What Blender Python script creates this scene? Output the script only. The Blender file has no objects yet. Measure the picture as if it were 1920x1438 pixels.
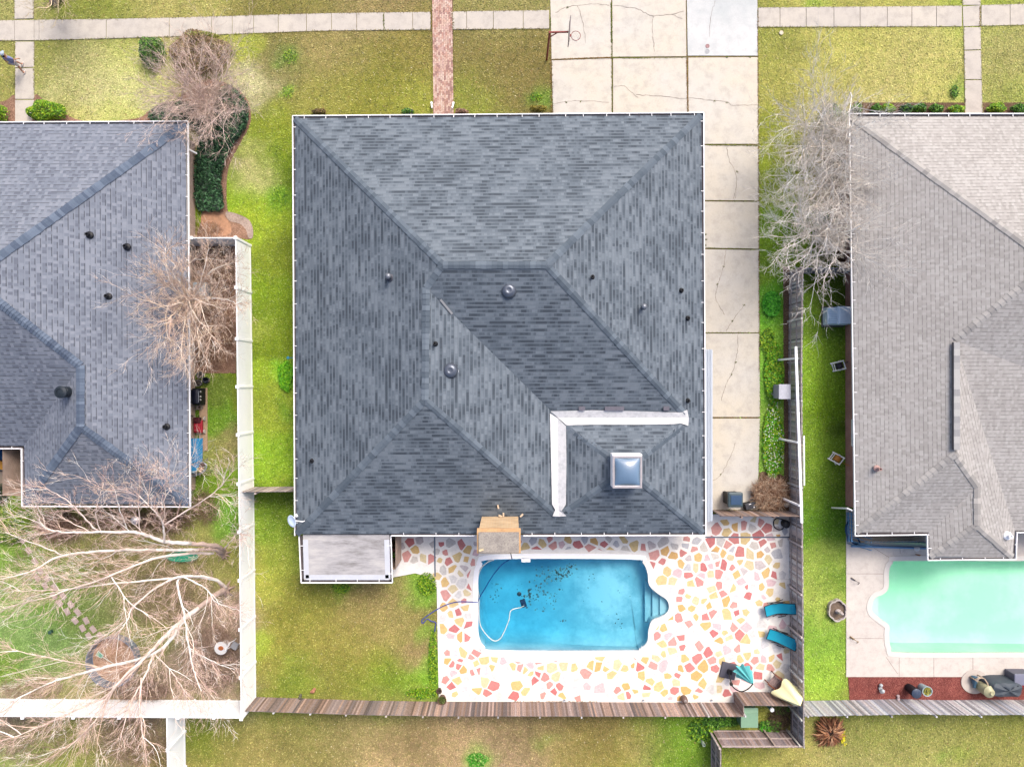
import bpy, bmesh, math, random
import numpy as np
from mathutils import Vector, Matrix
from mathutils.geometry import tessellate_polygon
random.seed(7); rng = np.random.default_rng(11)
SC = bpy.context.scene; COL = SC.collection
R = math.radians
# ---------------------------------------------------------------- camera, light, exposure
H = 40.0                                   # drone height; 30 px of a 1920 px wide picture per metre of ground
cam_d = bpy.data.cameras.new('camera'); cam = bpy.data.objects.new('camera', cam_d); COL.objects.link(cam)
cam.location = (0, 0, H); cam.rotation_euler = (0, 0, 0)
cam_d.sensor_width = 36; cam_d.lens = 22.5; cam_d.clip_end = 2000
SC.camera = cam
SUN_EL, SUN_AZ = R(50), R(30)              # the soft light comes from the street side, upper right of the photograph
world = bpy.data.worlds.new('World'); SC.world = world; world.use_nodes = True
wn = world.node_tree.nodes; sky = wn.new('ShaderNodeTexSky'); sky.sky_type = 'NISHITA'; sky.sun_disc = False
sky.sun_elevation = SUN_EL; sky.sun_rotation = SUN_AZ; sky.air_density = 0.7; sky.dust_density = 5.0; sky.ozone_density = 0.6
world.node_tree.links.new(sky.outputs[0], wn['Background'].inputs[0]); wn['Background'].inputs[1].default_value = 0.15
sun_d = bpy.data.lights.new('sun', 'SUN'); sun_d.energy = 1.25; sun_d.angle = R(24); sun_d.color = (1.0, 0.95, 0.88)
sun = bpy.data.objects.new('sun', sun_d); COL.objects.link(sun)
sun.rotation_euler = (R(90) - SUN_EL, 0, math.pi - SUN_AZ)
SC.view_settings.view_transform = 'Standard'; SC.view_settings.look = 'None'; SC.view_settings.gamma = 1
SC.view_settings.exposure = 1.1

# ---------------------------------------------------------------- helpers
def P(px, py, z=0.0):                      # a point seen at that place of the photograph, at real height z
    k = (H - z) / 1200.0
    return Vector(((px - 960) * k, (719 - py) * k, z))
def P2(px, py): v = P(px, py); return (v.x, v.y)
def lin(c): c = c / 255.0; return c / 12.92 if c <= 0.04045 else ((c + 0.055) / 1.055) ** 2.4
EXPO = 2.0
def A(r, g, b): return tuple(min(0.86, lin(v) / EXPO) for v in (r, g, b)) + (1.0,)

class NT:                                   # small node-tree writer
    def __init__(s, name):
        s.m = bpy.data.materials.new(name); s.m.use_nodes = True; s.t = s.m.node_tree; s.t.nodes.clear()
        s.out = s.t.nodes.new('ShaderNodeOutputMaterial')
        s.b = s.n('ShaderNodeBsdfPrincipled'); s.l(s.b.outputs[0], s.out.inputs[0])
    def n(s, typ, **kw):
        x = s.t.nodes.new(typ)
        for k, v in kw.items():
            if k in x.inputs.keys() if hasattr(x.inputs, 'keys') else False: x.inputs[k].default_value = v
            else: setattr(x, k, v)
        return x
    def l(s, a, b): s.t.links.new(a, b)
    def put(s, a, inp):
        if isinstance(a, (int, float)): inp.default_value = a
        elif isinstance(a, tuple): inp.default_value = a
        else: s.l(a, inp)
    def math(s, op, a, b=0.0, c=0.0):
        x = s.t.nodes.new('ShaderNodeMath'); x.operation = op
        s.put(a, x.inputs[0]); s.put(b, x.inputs[1]); s.put(c, x.inputs[2]); return x.outputs[0]
    def mix(s, f, a, b, mode='MIX'):
        x = s.t.nodes.new('ShaderNodeMix'); x.data_type = 'RGBA'; x.blend_type = mode
        s.put(f, x.inputs[0]); s.put(a, x.inputs[6]); s.put(b, x.inputs[7]); return x.outputs[2]
    def noise(s, vec, scale, detail=3.0, rough=0.55, out=0):
        x = s.t.nodes.new('ShaderNodeTexNoise'); x.inputs['Scale'].default_value = scale
        x.inputs['Detail'].default_value = detail; x.inputs['Roughness'].default_value = rough
        if vec is not None: s.l(vec, x.inputs['Vector'])
        return x.outputs[out]
    def ramp(s, f, stops):
        x = s.t.nodes.new('ShaderNodeValToRGB'); e = x.color_ramp.elements
        while len(e) < len(stops): e.new(0.5)
        for i, (p, c) in enumerate(stops):
            e[i].position = p; e[i].color = c if isinstance(c, tuple) else (c, c, c, 1)
        s.put(f, x.inputs[0]); return x.outputs[0]
    def pos(s): return s.t.nodes.new('ShaderNodeNewGeometry').outputs['Position']
    def obj(s): return s.t.nodes.new('ShaderNodeTexCoord').outputs['Object']
    def attr(s, name='Col'):
        x = s.t.nodes.new('ShaderNodeAttribute'); x.attribute_name = name; return x.outputs['Color']
    def xyz(s, a, b, c):
        x = s.t.nodes.new('ShaderNodeCombineXYZ'); s.put(a, x.inputs[0]); s.put(b, x.inputs[1]); s.put(c, x.inputs[2]); return x.outputs[0]
    def sep(s, v):
        x = s.t.nodes.new('ShaderNodeSeparateXYZ'); s.l(v, x.inputs[0]); return x.outputs
    def bump(s, h, strength=0.3, dist=0.02):
        x = s.t.nodes.new('ShaderNodeBump'); x.inputs['Strength'].default_value = strength
        x.inputs['Distance'].default_value = dist; s.l(h, x.inputs['Height']); s.l(x.outputs[0], s.b.inputs['Normal'])
    def done(s, col, rough=0.8, metal=0.0, spec=0.3):
        s.put(col, s.b.inputs['Base Color']); s.put(rough, s.b.inputs['Roughness'])
        s.b.inputs['Metallic'].default_value = metal; s.b.inputs['Specular IOR Level'].default_value = spec
        return s.m

_M = {}
def flat(c, rough=0.7, metal=0.0, var=0.18, scale=9.0, spec=0.3, coat=0.0):
    """weathered single-colour surface: broad and fine noise over the colour"""
    key = (c, rough, metal, var, scale, spec, coat)
    if key in _M: return _M[key]
    n = NT('surface'); p = n.pos()
    f1 = n.noise(p, scale, 4); f2 = n.noise(p, scale * 0.17, 3)
    f = n.math('MULTIPLY', n.math('ADD', f1, f2), 0.5)
    lo = tuple(v * (1 - var) for v in c[:3]) + (1,); hi = tuple(min(0.9, v * (1 + var)) for v in c[:3]) + (1,)
    col = n.ramp(f, [(0.3, lo), (0.7, hi)])
    n.bump(f1, 0.15, 0.01)
    if coat: n.b.inputs['Coat Weight'].default_value = coat
    _M[key] = n.done(col, rough, metal, spec); return _M[key]

def vcol(name, rough=0.8, scale=25.0, var=0.25, grain=None, trans=0.0):
    n = NT(name); p = n.pos(); a = n.attr()
    f = n.noise(p, scale, 3)
    g = n.ramp(f, [(0.3, 1 - var), (0.7, 1 + var)])
    col = n.mix(1.0, a, g, 'MULTIPLY')
    if trans:
        n.b.inputs['Transmission Weight'].default_value = 0.0
    return n.done(col, rough)

def shingles(name, lo, mid, hi, rh, tw, dash, line, run, jit=0.3, bars=1.0, con=1.0):
    n = NT(name); uv = n.t.nodes.new('ShaderNodeUVMap').outputs[0]; u, v, _ = n.sep(uv)
    vr = n.math('DIVIDE', v, rh); row = n.math('FLOOR', vr); fv = n.math('FRACT', vr)
    w1 = n.t.nodes.new('ShaderNodeTexWhiteNoise'); w1.noise_dimensions = '1D'; n.l(row, w1.inputs['W'])
    uu = n.math('ADD', n.math('DIVIDE', u, tw), n.math('MULTIPLY', w1.outputs[0], 5.3)); cu = n.math('FLOOR', uu)
    w2 = n.t.nodes.new('ShaderNodeTexWhiteNoise'); w2.noise_dimensions = '2D'; n.l(n.xyz(cu, row, 0.0), w2.inputs['Vector'])
    runs = n.noise(n.xyz(n.math('MULTIPLY', cu, run), n.math('MULTIPLY', row, 7.77), 0.0), 1.0, 1)
    val = n.math('ADD', n.math('MULTIPLY', n.math('SUBTRACT', w2.outputs[0], 0.5), jit), runs)
    big = n.noise(uv, 0.35, 3); fine = n.noise(uv, 60, 2)
    if bars < 1:                                                       # laminated tabs: the dark bars fill only the lower part of each course
        mk = n.math('LESS_THAN', fv, bars); val = n.math('ADD', n.math('MULTIPLY', mk, n.math('MULTIPLY', n.math('SUBTRACT', val, 0.58), con)), 0.58)
    val = n.math('ADD', val, n.math('MULTIPLY', n.math('SUBTRACT', big, 0.5), 0.45))
    col = n.ramp(val, [(0.30, lo), (0.50, mid), (0.68, hi)])
    # worn granules; a butt-shadow line painted dark under each course, plus pattern dashes
    col = n.mix(1.0, col, n.ramp(fine, [(0.3, 0.85), (0.7, 1.15)]), 'MULTIPLY')
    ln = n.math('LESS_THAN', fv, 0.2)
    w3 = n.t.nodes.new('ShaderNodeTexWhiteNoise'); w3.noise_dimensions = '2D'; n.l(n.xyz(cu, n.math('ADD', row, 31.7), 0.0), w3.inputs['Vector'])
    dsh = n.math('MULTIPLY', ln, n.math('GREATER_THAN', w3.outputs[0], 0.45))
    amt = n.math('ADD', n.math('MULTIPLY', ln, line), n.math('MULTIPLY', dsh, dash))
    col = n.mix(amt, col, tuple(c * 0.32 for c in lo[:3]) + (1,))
    n.bump(n.math('ADD', fv, n.math('MULTIPLY', w2.outputs[0], 0.4)), 0.5, 0.02)
    return n.done(col, 0.82, 0, 0.25)

def brick(name, c1, c2, mortar, bw=0.22, bh=0.075, coord='uv'):
    n = NT(name); v = n.t.nodes.new('ShaderNodeUVMap').outputs[0] if coord == 'uv' else n.pos()
    x = n.t.nodes.new('ShaderNodeTexBrick'); n.l(v, x.inputs['Vector'])
    x.inputs['Color1'].default_value = c1; x.inputs['Color2'].default_value = c2; x.inputs['Mortar'].default_value = mortar
    x.inputs['Scale'].default_value = 1; x.inputs['Brick Width'].default_value = bw; x.inputs['Row Height'].default_value = bh
    x.inputs['Mortar Size'].default_value = 0.01; x.inputs['Bias'].default_value = 0.0
    col = n.mix(1.0, x.outputs['Color'], n.ramp(n.noise(v, 1.3, 4), [(0.3, 0.8), (0.7, 1.15)]), 'MULTIPLY')
    n.bump(x.outputs['Fac'], -0.4, 0.01)
    return n.done(col, 0.9)

def concrete(name, base, stain, warm, sc=1.0, streak=False):
    n = NT(name); p = n.pos()
    a = n.noise(p, 0.22 * sc, 4, 0.6); b = n.noise(p, 1.6 * sc, 5, 0.65); c = n.noise(p, 18, 3)
    col = n.mix(n.ramp(a, [(0.38, 0.0), (0.66, 1.0)]), base, warm)
    col = n.mix(n.math('MULTIPLY', n.ramp(b, [(0.46, 0.0), (0.74, 1.0)]), 0.7), col, stain)
    col = n.mix(1.0, col, n.ramp(c, [(0.25, 0.9), (0.75, 1.07)]), 'MULTIPLY')
    n.bump(c, 0.1, 0.005)
    return n.done(col, 0.88)

class MB:
    def __init__(s): s.v = []; s.f = []; s.m = []; s.c = []; s.uv = {}
    def add(s, vs, fs, mat=0, col=None, uvs=None):
        o = len(s.v); s.v += [tuple(v) for v in vs]
        for i, f in enumerate(fs):
            if uvs: s.uv[len(s.f)] = uvs[i]
            s.f.append([o + j for j in f]); s.m.append(mat); s.c.append(col)
        return s
    def box(s, c, d, rz=0.0, mat=0, col=None, M=None, bev=0.0):
        x, y, z = (q / 2 for q in d)
        if bev:
            bm = bmesh.new(); bmesh.ops.create_cube(bm, size=1.0)
            for v in bm.verts: v.co = Vector((v.co.x * d[0], v.co.y * d[1], v.co.z * d[2]))
            bmesh.ops.bevel(bm, geom=bm.edges[:], offset=bev, segments=2, affect='EDGES', profile=0.6)
            bm.verts.index_update(); vs = [v.co.copy() for v in bm.verts]; fs = [[v.index for v in f.verts] for f in bm.faces]; bm.free()
        else:
            vs = [Vector((a, b, e)) for a in (-x, x) for b in (-y, y) for e in (-z, z)]
            fs = [(0, 1, 3, 2), (4, 6, 7, 5), (0, 4, 5, 1), (2, 3, 7, 6), (0, 2, 6, 4), (1, 5, 7, 3)]
        T = Matrix.Translation(Vector(c)) @ (M if M is not None else Matrix.Rotation(rz, 4, 'Z'))
        return s.add([T @ v for v in vs], fs, mat, col)
    def bar(s, p, q, w, h, mat=0, col=None, up=(0, 0, 1)):
        p, q = Vector(p), Vector(q); d = q - p; L = d.length
        if L < 1e-6: return s
        d.normalize(); u = Vector(up)
        if abs(d.dot(u)) > 0.98: u = Vector((0, 1, 0))
        sd = d.cross(u).normalized(); u = sd.cross(d).normalized()
        vs = [b + sd * a * w / 2 + u * e * h / 2 for b in (p, q) for a in (-1, 1) for e in (-1, 1)]
        return s.add(vs, [(0, 1, 3, 2), (4, 6, 7, 5), (0, 4, 5, 1), (2, 3, 7, 6), (0, 2, 6, 4), (1, 5, 7, 3)], mat, col)
    def tube(s, pts, rad, n=8, mat=0, col=None, cap=True, closed=False):
        pts = [Vector(p) for p in pts]; N = len(pts)
        if not hasattr(rad, '__len__'): rad = [rad] * N
        vs = []; prev = None
        for i, p in enumerate(pts):
            if closed: d = pts[(i + 1) % N] - pts[i - 1]
            else: d = (pts[min(i + 1, N - 1)] - pts[max(i - 1, 0)])
            if d.length < 1e-9: d = Vector((0, 0, 1))
            d.normalize()
            a = prev if prev is not None else (Vector((0, 0, 1)) if abs(d.z) < 0.9 else Vector((1, 0, 0)))
            sd = (a - d * a.dot(d))
            if sd.length < 1e-6: sd = d.orthogonal()
            sd.normalize(); prev = sd; up = d.cross(sd)
            for j in range(n):
                t = 2 * math.pi * j / n; vs.append(p + (sd * math.cos(t) + up * math.sin(t)) * rad[i])
        fs = []
        for i in range(N if closed else N - 1):
            i2 = (i + 1) % N
            for j in range(n): fs.append((i * n + j, i * n + (j + 1) % n, i2 * n + (j + 1) % n, i2 * n + j))
        if cap and not closed: fs += [tuple(range(n - 1, -1, -1)), tuple((N - 1) * n + j for j in range(n))]
        return s.add(vs, fs, mat, col)
    def lathe(s, prof, n=24, c=(0, 0, 0), mat=0, col=None, M=None, sx=1.0, sy=1.0):
        vs = []; fs = []; N = len(prof); c = Vector(c)
        for r, z in prof:
            for j in range(n):
                t = 2 * math.pi * j / n; v = Vector((r * math.cos(t) * sx, r * math.sin(t) * sy, z))
                vs.append((M @ v if M is not None else v) + c)
        for i in range(N - 1):
            for j in range(n): fs.append((i * n + j, i * n + (j + 1) % n, (i + 1) * n + (j + 1) % n, (i + 1) * n + j))
        if prof[0][0] > 1e-4: fs.append(tuple(range(n - 1, -1, -1)))
        if prof[-1][0] > 1e-4: fs.append(tuple((N - 1) * n + j for j in range(n)))
        return s.add(vs, fs, mat, col)
    def prism(s, poly, z0, z1, mat=0, col=None, bottom=True, sides=True, holes=()):
        """flat polygon (with holes) given thickness"""
        loops = [[Vector((p[0], p[1], 0)) for p in poly]] + [[Vector((p[0], p[1], 0)) for p in h] for h in holes]
        tris = tessellate_polygon(loops); flatp = [p for l in loops for p in l]
        top = []
        for t in tris:
            a, b, c = (flatp[i] for i in t)
            top.append(t if (b - a).cross(c - a).z > 0 else (t[0], t[2], t[1]))
        s.add([(p.x, p.y, z1) for p in flatp], top, mat, col)
        if bottom: s.add([(p.x, p.y, z0) for p in flatp], [tuple(reversed(t)) for t in top], mat, col)
        if sides:
            for l in loops:
                n = len(l)
                s.add([(p.x, p.y, z0) for p in l] + [(p.x, p.y, z1) for p in l], [(i, (i + 1) % n, n + (i + 1) % n, n + i) for i in range(n)], mat, col)
        return s
    def build(s, name, mats, parent=None, smooth=False, world=True, auto=False):
        me = bpy.data.meshes.new(name); vs = s.v
        if parent is not None and world:
            o = parent_origin(parent); vs = [(v[0] - o.x, v[1] - o.y, v[2] - o.z) for v in vs]
        me.from_pydata(vs, [], s.f)
        mats = mats if isinstance(mats, (list, tuple)) else [mats]
        for m in mats: me.materials.append(m)
        if len(mats) > 1: me.polygons.foreach_set('material_index', s.m)
        tot = np.empty(len(me.polygons), np.int32); me.polygons.foreach_get('loop_total', tot)
        if any(c is not None for c in s.c):
            ca = me.color_attributes.new('Col', 'FLOAT_COLOR', 'CORNER')
            arr = np.array([(tuple(c)[:3] + (1.0,)) if c is not None else (1, 1, 1, 1) for c in s.c], np.float32)
            ca.data.foreach_set('color', np.repeat(arr, tot, axis=0).ravel())
        if s.uv:
            ul = me.uv_layers.new(name='UVMap')
            for fi, u in s.uv.items():
                st = me.polygons[fi].loop_start
                for j, q in enumerate(u): ul.data[st + j].uv = q
        if smooth:
            me.polygons.foreach_set('use_smooth', [True] * len(me.polygons))
            if auto: me.set_sharp_from_angle(angle=R(35))
        me.update(); ob = bpy.data.objects.new(name, me); COL.objects.link(ob)
        if parent is not None: ob.parent = parent
        return ob

def parent_origin(o):
    v = Vector((0, 0, 0))
    while o is not None: v = v + o.location; o = o.parent
    return v
def tag(o, label=None, cat=None, group=None, kind=None):
    if label: o['label'] = label
    if cat: o['category'] = cat
    if group: o['group'] = group
    if kind: o['kind'] = kind
    return o
def thing(name, label, cat, loc, rz=0.0, group=None):
    o = bpy.data.objects.new(name, None); COL.objects.link(o); o.empty_display_size = 0.2
    o.location = Vector(loc); o.rotation_euler = (0, 0, rz); return tag(o, label, cat, group)
def copy_tree(o, parent=None):
    c = o.copy(); COL.objects.link(c); c.parent = parent
    for ch in list(o.children): copy_tree(ch, c)
    return c
def circle(cx, cy, r, n=24, ry=None): return [(cx + r * math.cos(2 * math.pi * i / n), cy + (ry or r) * math.sin(2 * math.pi * i / n)) for i in range(n)]
def spline(pts, k=6, closed=False):
    pts = [Vector(p) for p in pts]; n = len(pts); out = []
    rngi = range(n) if closed else range(n - 1)
    for i in rngi:
        if closed: a, b, c, d = pts[i - 1], pts[i], pts[(i + 1) % n], pts[(i + 2) % n]
        else: a, b, c, d = pts[max(i - 1, 0)], pts[i], pts[i + 1], pts[min(i + 2, n - 1)]
        for j in range(k):
            t = j / k
            out.append(0.5 * ((2 * b) + (c - a) * t + (2 * a - 5 * b + 4 * c - d) * t * t + (3 * b - a - 3 * c + d) * t ** 3))
    if not closed: out.append(pts[-1])
    return out
def inpoly(x, y, poly):
    """numpy point-in-polygon"""
    r = np.zeros(np.shape(x), bool); n = len(poly); j = n - 1
    for i in range(n):
        xi, yi = poly[i][0], poly[i][1]; xj, yj = poly[j][0], poly[j][1]
        if yi != yj:
            r ^= ((yi > y) != (yj > y)) & (x < (xj - xi) * (y - yi) / (yj - yi) + xi)
        j = i
    return r
def pxpoly(l): return [P2(*p) for p in l]

# ---------------------------------------------------------------- materials
M_WHITE = flat((.80, .80, .81, 1), 0.45, var=0.05)
M_TRIM = flat((.72, .72, .73, 1), 0.5, var=0.06)
M_DARK = flat(A(60, 60, 66), 0.6)
M_BLACK = flat(A(34, 36, 42), 0.55, var=0.3)
M_GUTIN = flat(A(92, 84, 86), 0.8, var=0.4, scale=5)
M_GREY = flat(A(140, 145, 152), 0.5, var=0.12)
M_STEEL = flat(A(190, 195, 202), 0.35, 0.6, var=0.1)
M_WOODV = vcol('weathered_wood', 0.85, 14, 0.3)
M_LEAF = vcol('leaves', 0.6, 6, 0.2)
M_TWIG = vcol('bark', 0.85, 4, 0.22)
M_STONEV = vcol('flagstone', 0.7, 9, 0.13)
M_CAPV = vcol('cap_shingles', 0.85, 40, 0.12)

# ---------------------------------------------------------------- pool outlines (used by the ground)
POOL_A = [(x, y) for x, y, _ in [tuple(v) for v in spline([P(*p) for p in [(930, 1047), (1180, 1047), (1205, 1055), (1214, 1075), (1217, 1096),
    (1232, 1111), (1248, 1122), (1254, 1134), (1251, 1147), (1238, 1156), (1222, 1163), (1216, 1180), (1213, 1203), (1198, 1216), (1178, 1219),
    (935, 1219), (908, 1211), (897, 1190), (896, 1150), (896, 1085), (903, 1060)]], 5, True)]]
POOL_B = [(x, y) for x, y, _ in [tuple(v) for v in spline([P(*p) for p in [(1690, 1050), (1900, 1050), (2040, 1050), (2060, 1065), (2062, 1135),
    (2060, 1208), (2040, 1223), (1900, 1223), (1690, 1223), (1669, 1214), (1665, 1190), (1665, 1172), (1650, 1160), (1635, 1147), (1633, 1133),
    (1640, 1119), (1655, 1112), (1664, 1100), (1665, 1070), (1672, 1055)]], 5, True)]]

# ---------------------------------------------------------------- lawn colours: dry, olive and fresh patches as they lie
PATCH = [  # px, py, spread, r, g, b
 (30,10,40,165,160,85),(180,15,60,140,145,55),(330,12,60,175,165,85),(560,10,80,140,130,60),(700,12,50,155,135,80),(930,12,60,160,150,80),
 (10,120,40,160,155,75),(100,100,40,150,150,65),(160,140,50,195,185,110),(200,175,50,212,203,140),(240,120,40,190,190,95),(110,190,35,190,185,110),(150,205,30,195,190,90),(215,210,30,195,200,80),
 (460,90,22,175,180,60),(470,165,28,210,200,140),(445,200,20,150,150,70),(460,250,22,170,185,60),(470,315,30,205,195,120),(440,360,25,150,180,30),
 (545,108,16,70,165,20),(540,175,10,110,180,30),(530,130,40,140,130,75),(600,175,45,150,145,60),(620,90,50,165,145,85),(700,160,60,148,145,50),(760,100,50,145,130,60),(770,190,40,160,160,55),
 (900,90,50,135,120,60),(960,150,50,135,120,62),(900,190,40,140,145,50),(1010,180,12,110,165,45),(990,110,40,130,115,55),
 (510,250,30,140,150,35),(520,300,30,125,150,25),(520,380,20,110,175,15),(500,420,30,160,180,35),(520,480,30,130,145,30),(500,560,30,125,150,20),(520,640,35,120,140,20),(490,610,18,165,175,60),(528,700,16,110,190,5),(500,760,30,150,165,40),
 (490,700,20,150,175,30),(530,760,12,100,160,20),(510,860,35,140,175,30),(520,900,20,150,175,40),
 (1450,80,40,150,150,60),(1600,80,70,188,180,85),(1700,110,60,196,184,100),(1560,150,70,185,175,85),(1750,160,50,190,182,90),(1790,175,12,120,170,50),(1650,175,50,200,188,110),(1450,150,40,165,160,70),(1540,5,15,130,170,40),(1620,5,60,175,170,75),(1850,5,60,165,175,60),
 (1880,90,50,178,168,95),(1880,150,50,165,160,80),(1900,190,40,160,170,70),
 (1440,250,30,150,155,45),(1440,330,30,150,165,40),(1445,430,30,120,155,25),(1435,480,25,105,150,15),(1447,570,22,75,165,20),(1450,640,22,120,190,30),(1455,700,25,110,185,40),(1452,780,25,130,185,50),(1450,860,25,120,180,50),
 (1560,560,22,90,125,20),(1530,600,25,95,140,15),(1530,680,30,130,180,10),(1550,760,30,130,165,20),(1540,830,30,120,165,20),(1570,800,16,80,110,20),(1540,900,30,110,155,20),(1545,980,30,90,150,10),(1540,1060,30,150,170,60),(1535,1120,30,165,180,70),(1530,1200,30,135,170,50),(1540,1270,35,145,195,40),(1570,1090,20,90,140,20),
 (510,950,30,90,125,15),(500,990,25,130,170,25),(530,1040,35,150,165,50),(490,1080,30,175,175,60),(600,1110,45,135,135,45),(640,1105,18,110,150,25),(700,1130,50,160,140,80),(560,1180,50,150,145,50),(650,1200,60,170,150,75),(780,1110,26,105,180,10),(760,1180,40,160,145,75),(780,1220,20,165,130,90),
 (800,1190,14,110,175,20),(805,1250,20,110,185,10),(680,1260,50,130,145,25),(560,1270,30,115,150,25),(500,1250,30,165,150,60),(490,1220,18,160,190,30),(740,1290,40,125,160,20),(800,1295,25,105,170,15),(620,1230,40,160,150,60),(520,1300,40,130,150,35),
 (400,1375,40,110,125,20),(450,1420,50,165,150,75),(600,1365,80,105,115,35),(560,1410,80,170,150,80),(700,1420,80,190,160,105),(780,1370,50,140,120,70),(850,1400,50,185,155,105),(895,1425,16,90,190,25),(1000,1420,60,185,155,110),(1025,1388,14,105,165,40),
 (1020,1360,70,135,115,65),(1130,1370,50,140,115,65),(1150,1415,60,160,150,60),(1230,1380,40,115,150,30),(1300,1360,60,95,145,20),(1290,1410,50,125,160,35),(1200,1400,30,180,155,95),(1060,1400,40,160,145,60),
 (1420,1420,60,155,155,55),(1480,1425,50,180,165,85),(1620,1370,50,140,145,50),(1700,1365,80,125,135,40),(1640,1420,70,185,170,100),(1760,1410,70,180,170,90),(1870,1370,60,140,145,50),(1880,1420,60,175,165,85),(1803,1410,12,140,170,40),(1780,1430,12,100,165,30),
 (60,960,40,120,165,30),(30,1080,40,130,160,60),(100,1100,50,125,160,50),(60,1180,50,140,168,85),(100,1220,40,135,170,85),(170,1150,50,140,155,75),(150,1030,50,155,150,80),(250,1030,50,150,140,75),(260,1100,50,165,150,95),(330,1100,50,160,140,90),(400,1040,40,160,155,75),(420,980,22,95,175,30),(400,900,22,120,150,35),(410,850,20,150,150,70),(405,780,20,110,165,25),(425,830,14,165,150,90),(400,730,16,130,150,50),
 (400,1180,50,180,150,120),(420,1270,50,170,145,115),(340,1250,40,165,140,110),(310,1200,30,140,145,60),(130,1290,50,160,150,90),(20,1260,30,110,155,30),(30,1360,50,170,150,120),(120,1390,50,150,150,60),(60,1430,50,150,165,70),(230,1380,60,160,140,95),(290,1420,30,130,110,60),
]
PA = np.array(PATCH, float)
pal = np.array([[lin(r), lin(g), lin(b)] for r, g, b in PA[:, 3:6]]) / EXPO
pal = pal * .94 + pal.mean(axis=1, keepdims=True) * .06; pal = pal * np.array([1.2, 1.3, 1.35]); vg = (PA[:, 4] > PA[:, 3] * 1.3)[:, None]; pal = np.where(vg, pal * .74 + np.array(A(158, 165, 72)[:3]) * .26 * (pal.sum(axis=1, keepdims=True) / .3), pal)          # winter lawn: a little less saturated
pxw = (PA[:, 0] - 960) / 30; pyw = (719 - PA[:, 1]) / 30; psg = PA[:, 2] / 30 * 1.15
_gx = rng.random((64, 64, 2))
def vnoise(x, y, f, seed=0):
    x = x * f + seed * 7.3; y = y * f + seed * 3.1; xi = np.floor(x).astype(int); yi = np.floor(y).astype(int)
    fx = x - xi; fy = y - yi; fx = fx * fx * (3 - 2 * fx); fy = fy * fy * (3 - 2 * fy)
    g = lambda a, b: _gx[a % 64, b % 64, seed % 2]
    return (g(xi, yi) * (1 - fx) + g(xi + 1, yi) * fx) * (1 - fy) + (g(xi, yi + 1) * (1 - fx) + g(xi + 1, yi + 1) * fx) * fy
def lawn_colour(x, y):
    x0, y0 = np.asarray(x, float), np.asarray(y, float)
    x = x0 + (vnoise(x0, y0, 0.9, 1) - 0.5) * 1.1 + (vnoise(x0, y0, 2.7, 3) - 0.5) * 0.5
    y = y0 + (vnoise(x0, y0, 0.9, 2) - 0.5) * 1.1 + (vnoise(x0, y0, 2.7, 4) - 0.5) * 0.5
    acc = np.zeros(x.shape + (3,)); ws = np.full(x.shape, 1e-5); acc += np.array(A(150, 150, 62)[:3]) * 1e-5
    for i in range(len(PA)):
        w = np.exp(-((x - pxw[i]) ** 2 + (y - pyw[i]) ** 2) / psg[i] ** 2)
        acc += w[..., None] * pal[i]; ws += w
    c = acc / ws[..., None]
    t = (vnoise(x0, y0, 0.6, 5) - 0.5) * 0.22 + (vnoise(x0, y0, 4.0, 6) - 0.5) * 0.3
    return c * (1 + t[..., None])

# ---------------------------------------------------------------- ground sheet
def lines(lo, hi, step, far): return [-far, -far * .4, -far * .2, lo - 12] + list(np.arange(lo, hi + 1e-6, step)) + [hi + 12, far * .2, far * .4, far]
gx = np.array(lines(-36, 36, 0.25, 500)); gy = np.array(lines(-27, 27, 0.25, 500))
X, Y = np.meshgrid(gx, gy); cols = lawn_colour(X, Y)
far_ = np.clip(np.maximum((np.abs(X) - 33) / 3, (np.abs(Y) - 25) / 2), 0, 1)[..., None]; cols = cols * (1 - far_) + np.array([.24, .26, .06]) * far_
Z = (vnoise(X, Y, 0.25, 3) - 0.5) * 0.03
nx, ny = len(gx), len(gy)
idx = np.arange(nx * ny).reshape(ny, nx)
quads = np.stack([idx[:-1, :-1], idx[:-1, 1:], idx[1:, 1:], idx[1:, :-1]], -1).reshape(-1, 4)
cx = (X[:-1, :-1] + X[1:, 1:]).ravel() / 2; cy = (Y[:-1, :-1] + Y[1:, 1:]).ravel() / 2
def grow(poly, d):
    c = np.mean(poly, axis=0); out = []
    n = len(poly)
    for i in range(n):
        a, b, e = np.array(poly[i - 1]), np.array(poly[i]), np.array(poly[(i + 1) % n])
        t = (e - a); t = t / (np.linalg.norm(t) + 1e-9); nn = np.array([t[1], -t[0]])
        out.append(tuple(b + nn * d))
    return out
def ccw(poly):
    s = sum(poly[i - 1][0] * poly[i][1] - poly[i][0] * poly[i - 1][1] for i in range(len(poly)))
    return poly if s > 0 else poly[::-1]
POOL_A = ccw(POOL_A); POOL_B = ccw(POOL_B)
hole = inpoly(cx, cy, grow(POOL_A, 0.35)) | inpoly(cx, cy, grow(POOL_B, 0.35))
quads = quads[~hole]
me = bpy.data.meshes.new('ground'); me.from_pydata(np.stack([X.ravel(), Y.ravel(), Z.ravel()], -1).tolist(), [], quads.tolist())
ca = me.color_attributes.new('Col', 'FLOAT_COLOR', 'POINT')
ca.data.foreach_set('color', np.concatenate([cols.reshape(-1, 3), np.ones((nx * ny, 1))], 1).astype(np.float32).ravel())
n = NT('lawn'); p = n.pos(); a = n.attr()
f1 = n.noise(p, 3.0, 4, 0.7); f2 = n.noise(p, 14.0, 4, 0.75); f3 = n.noise(p, 45.0, 2, 0.6)
col = n.mix(1.0, a, n.ramp(f2, [(0.28, (0.45, 0.5, 0.42, 1)), (0.5, (0.98, 0.97, 1.02, 1)), (0.72, (1.6, 1.48, 1.8, 1))]), 'MULTIPLY')
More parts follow.
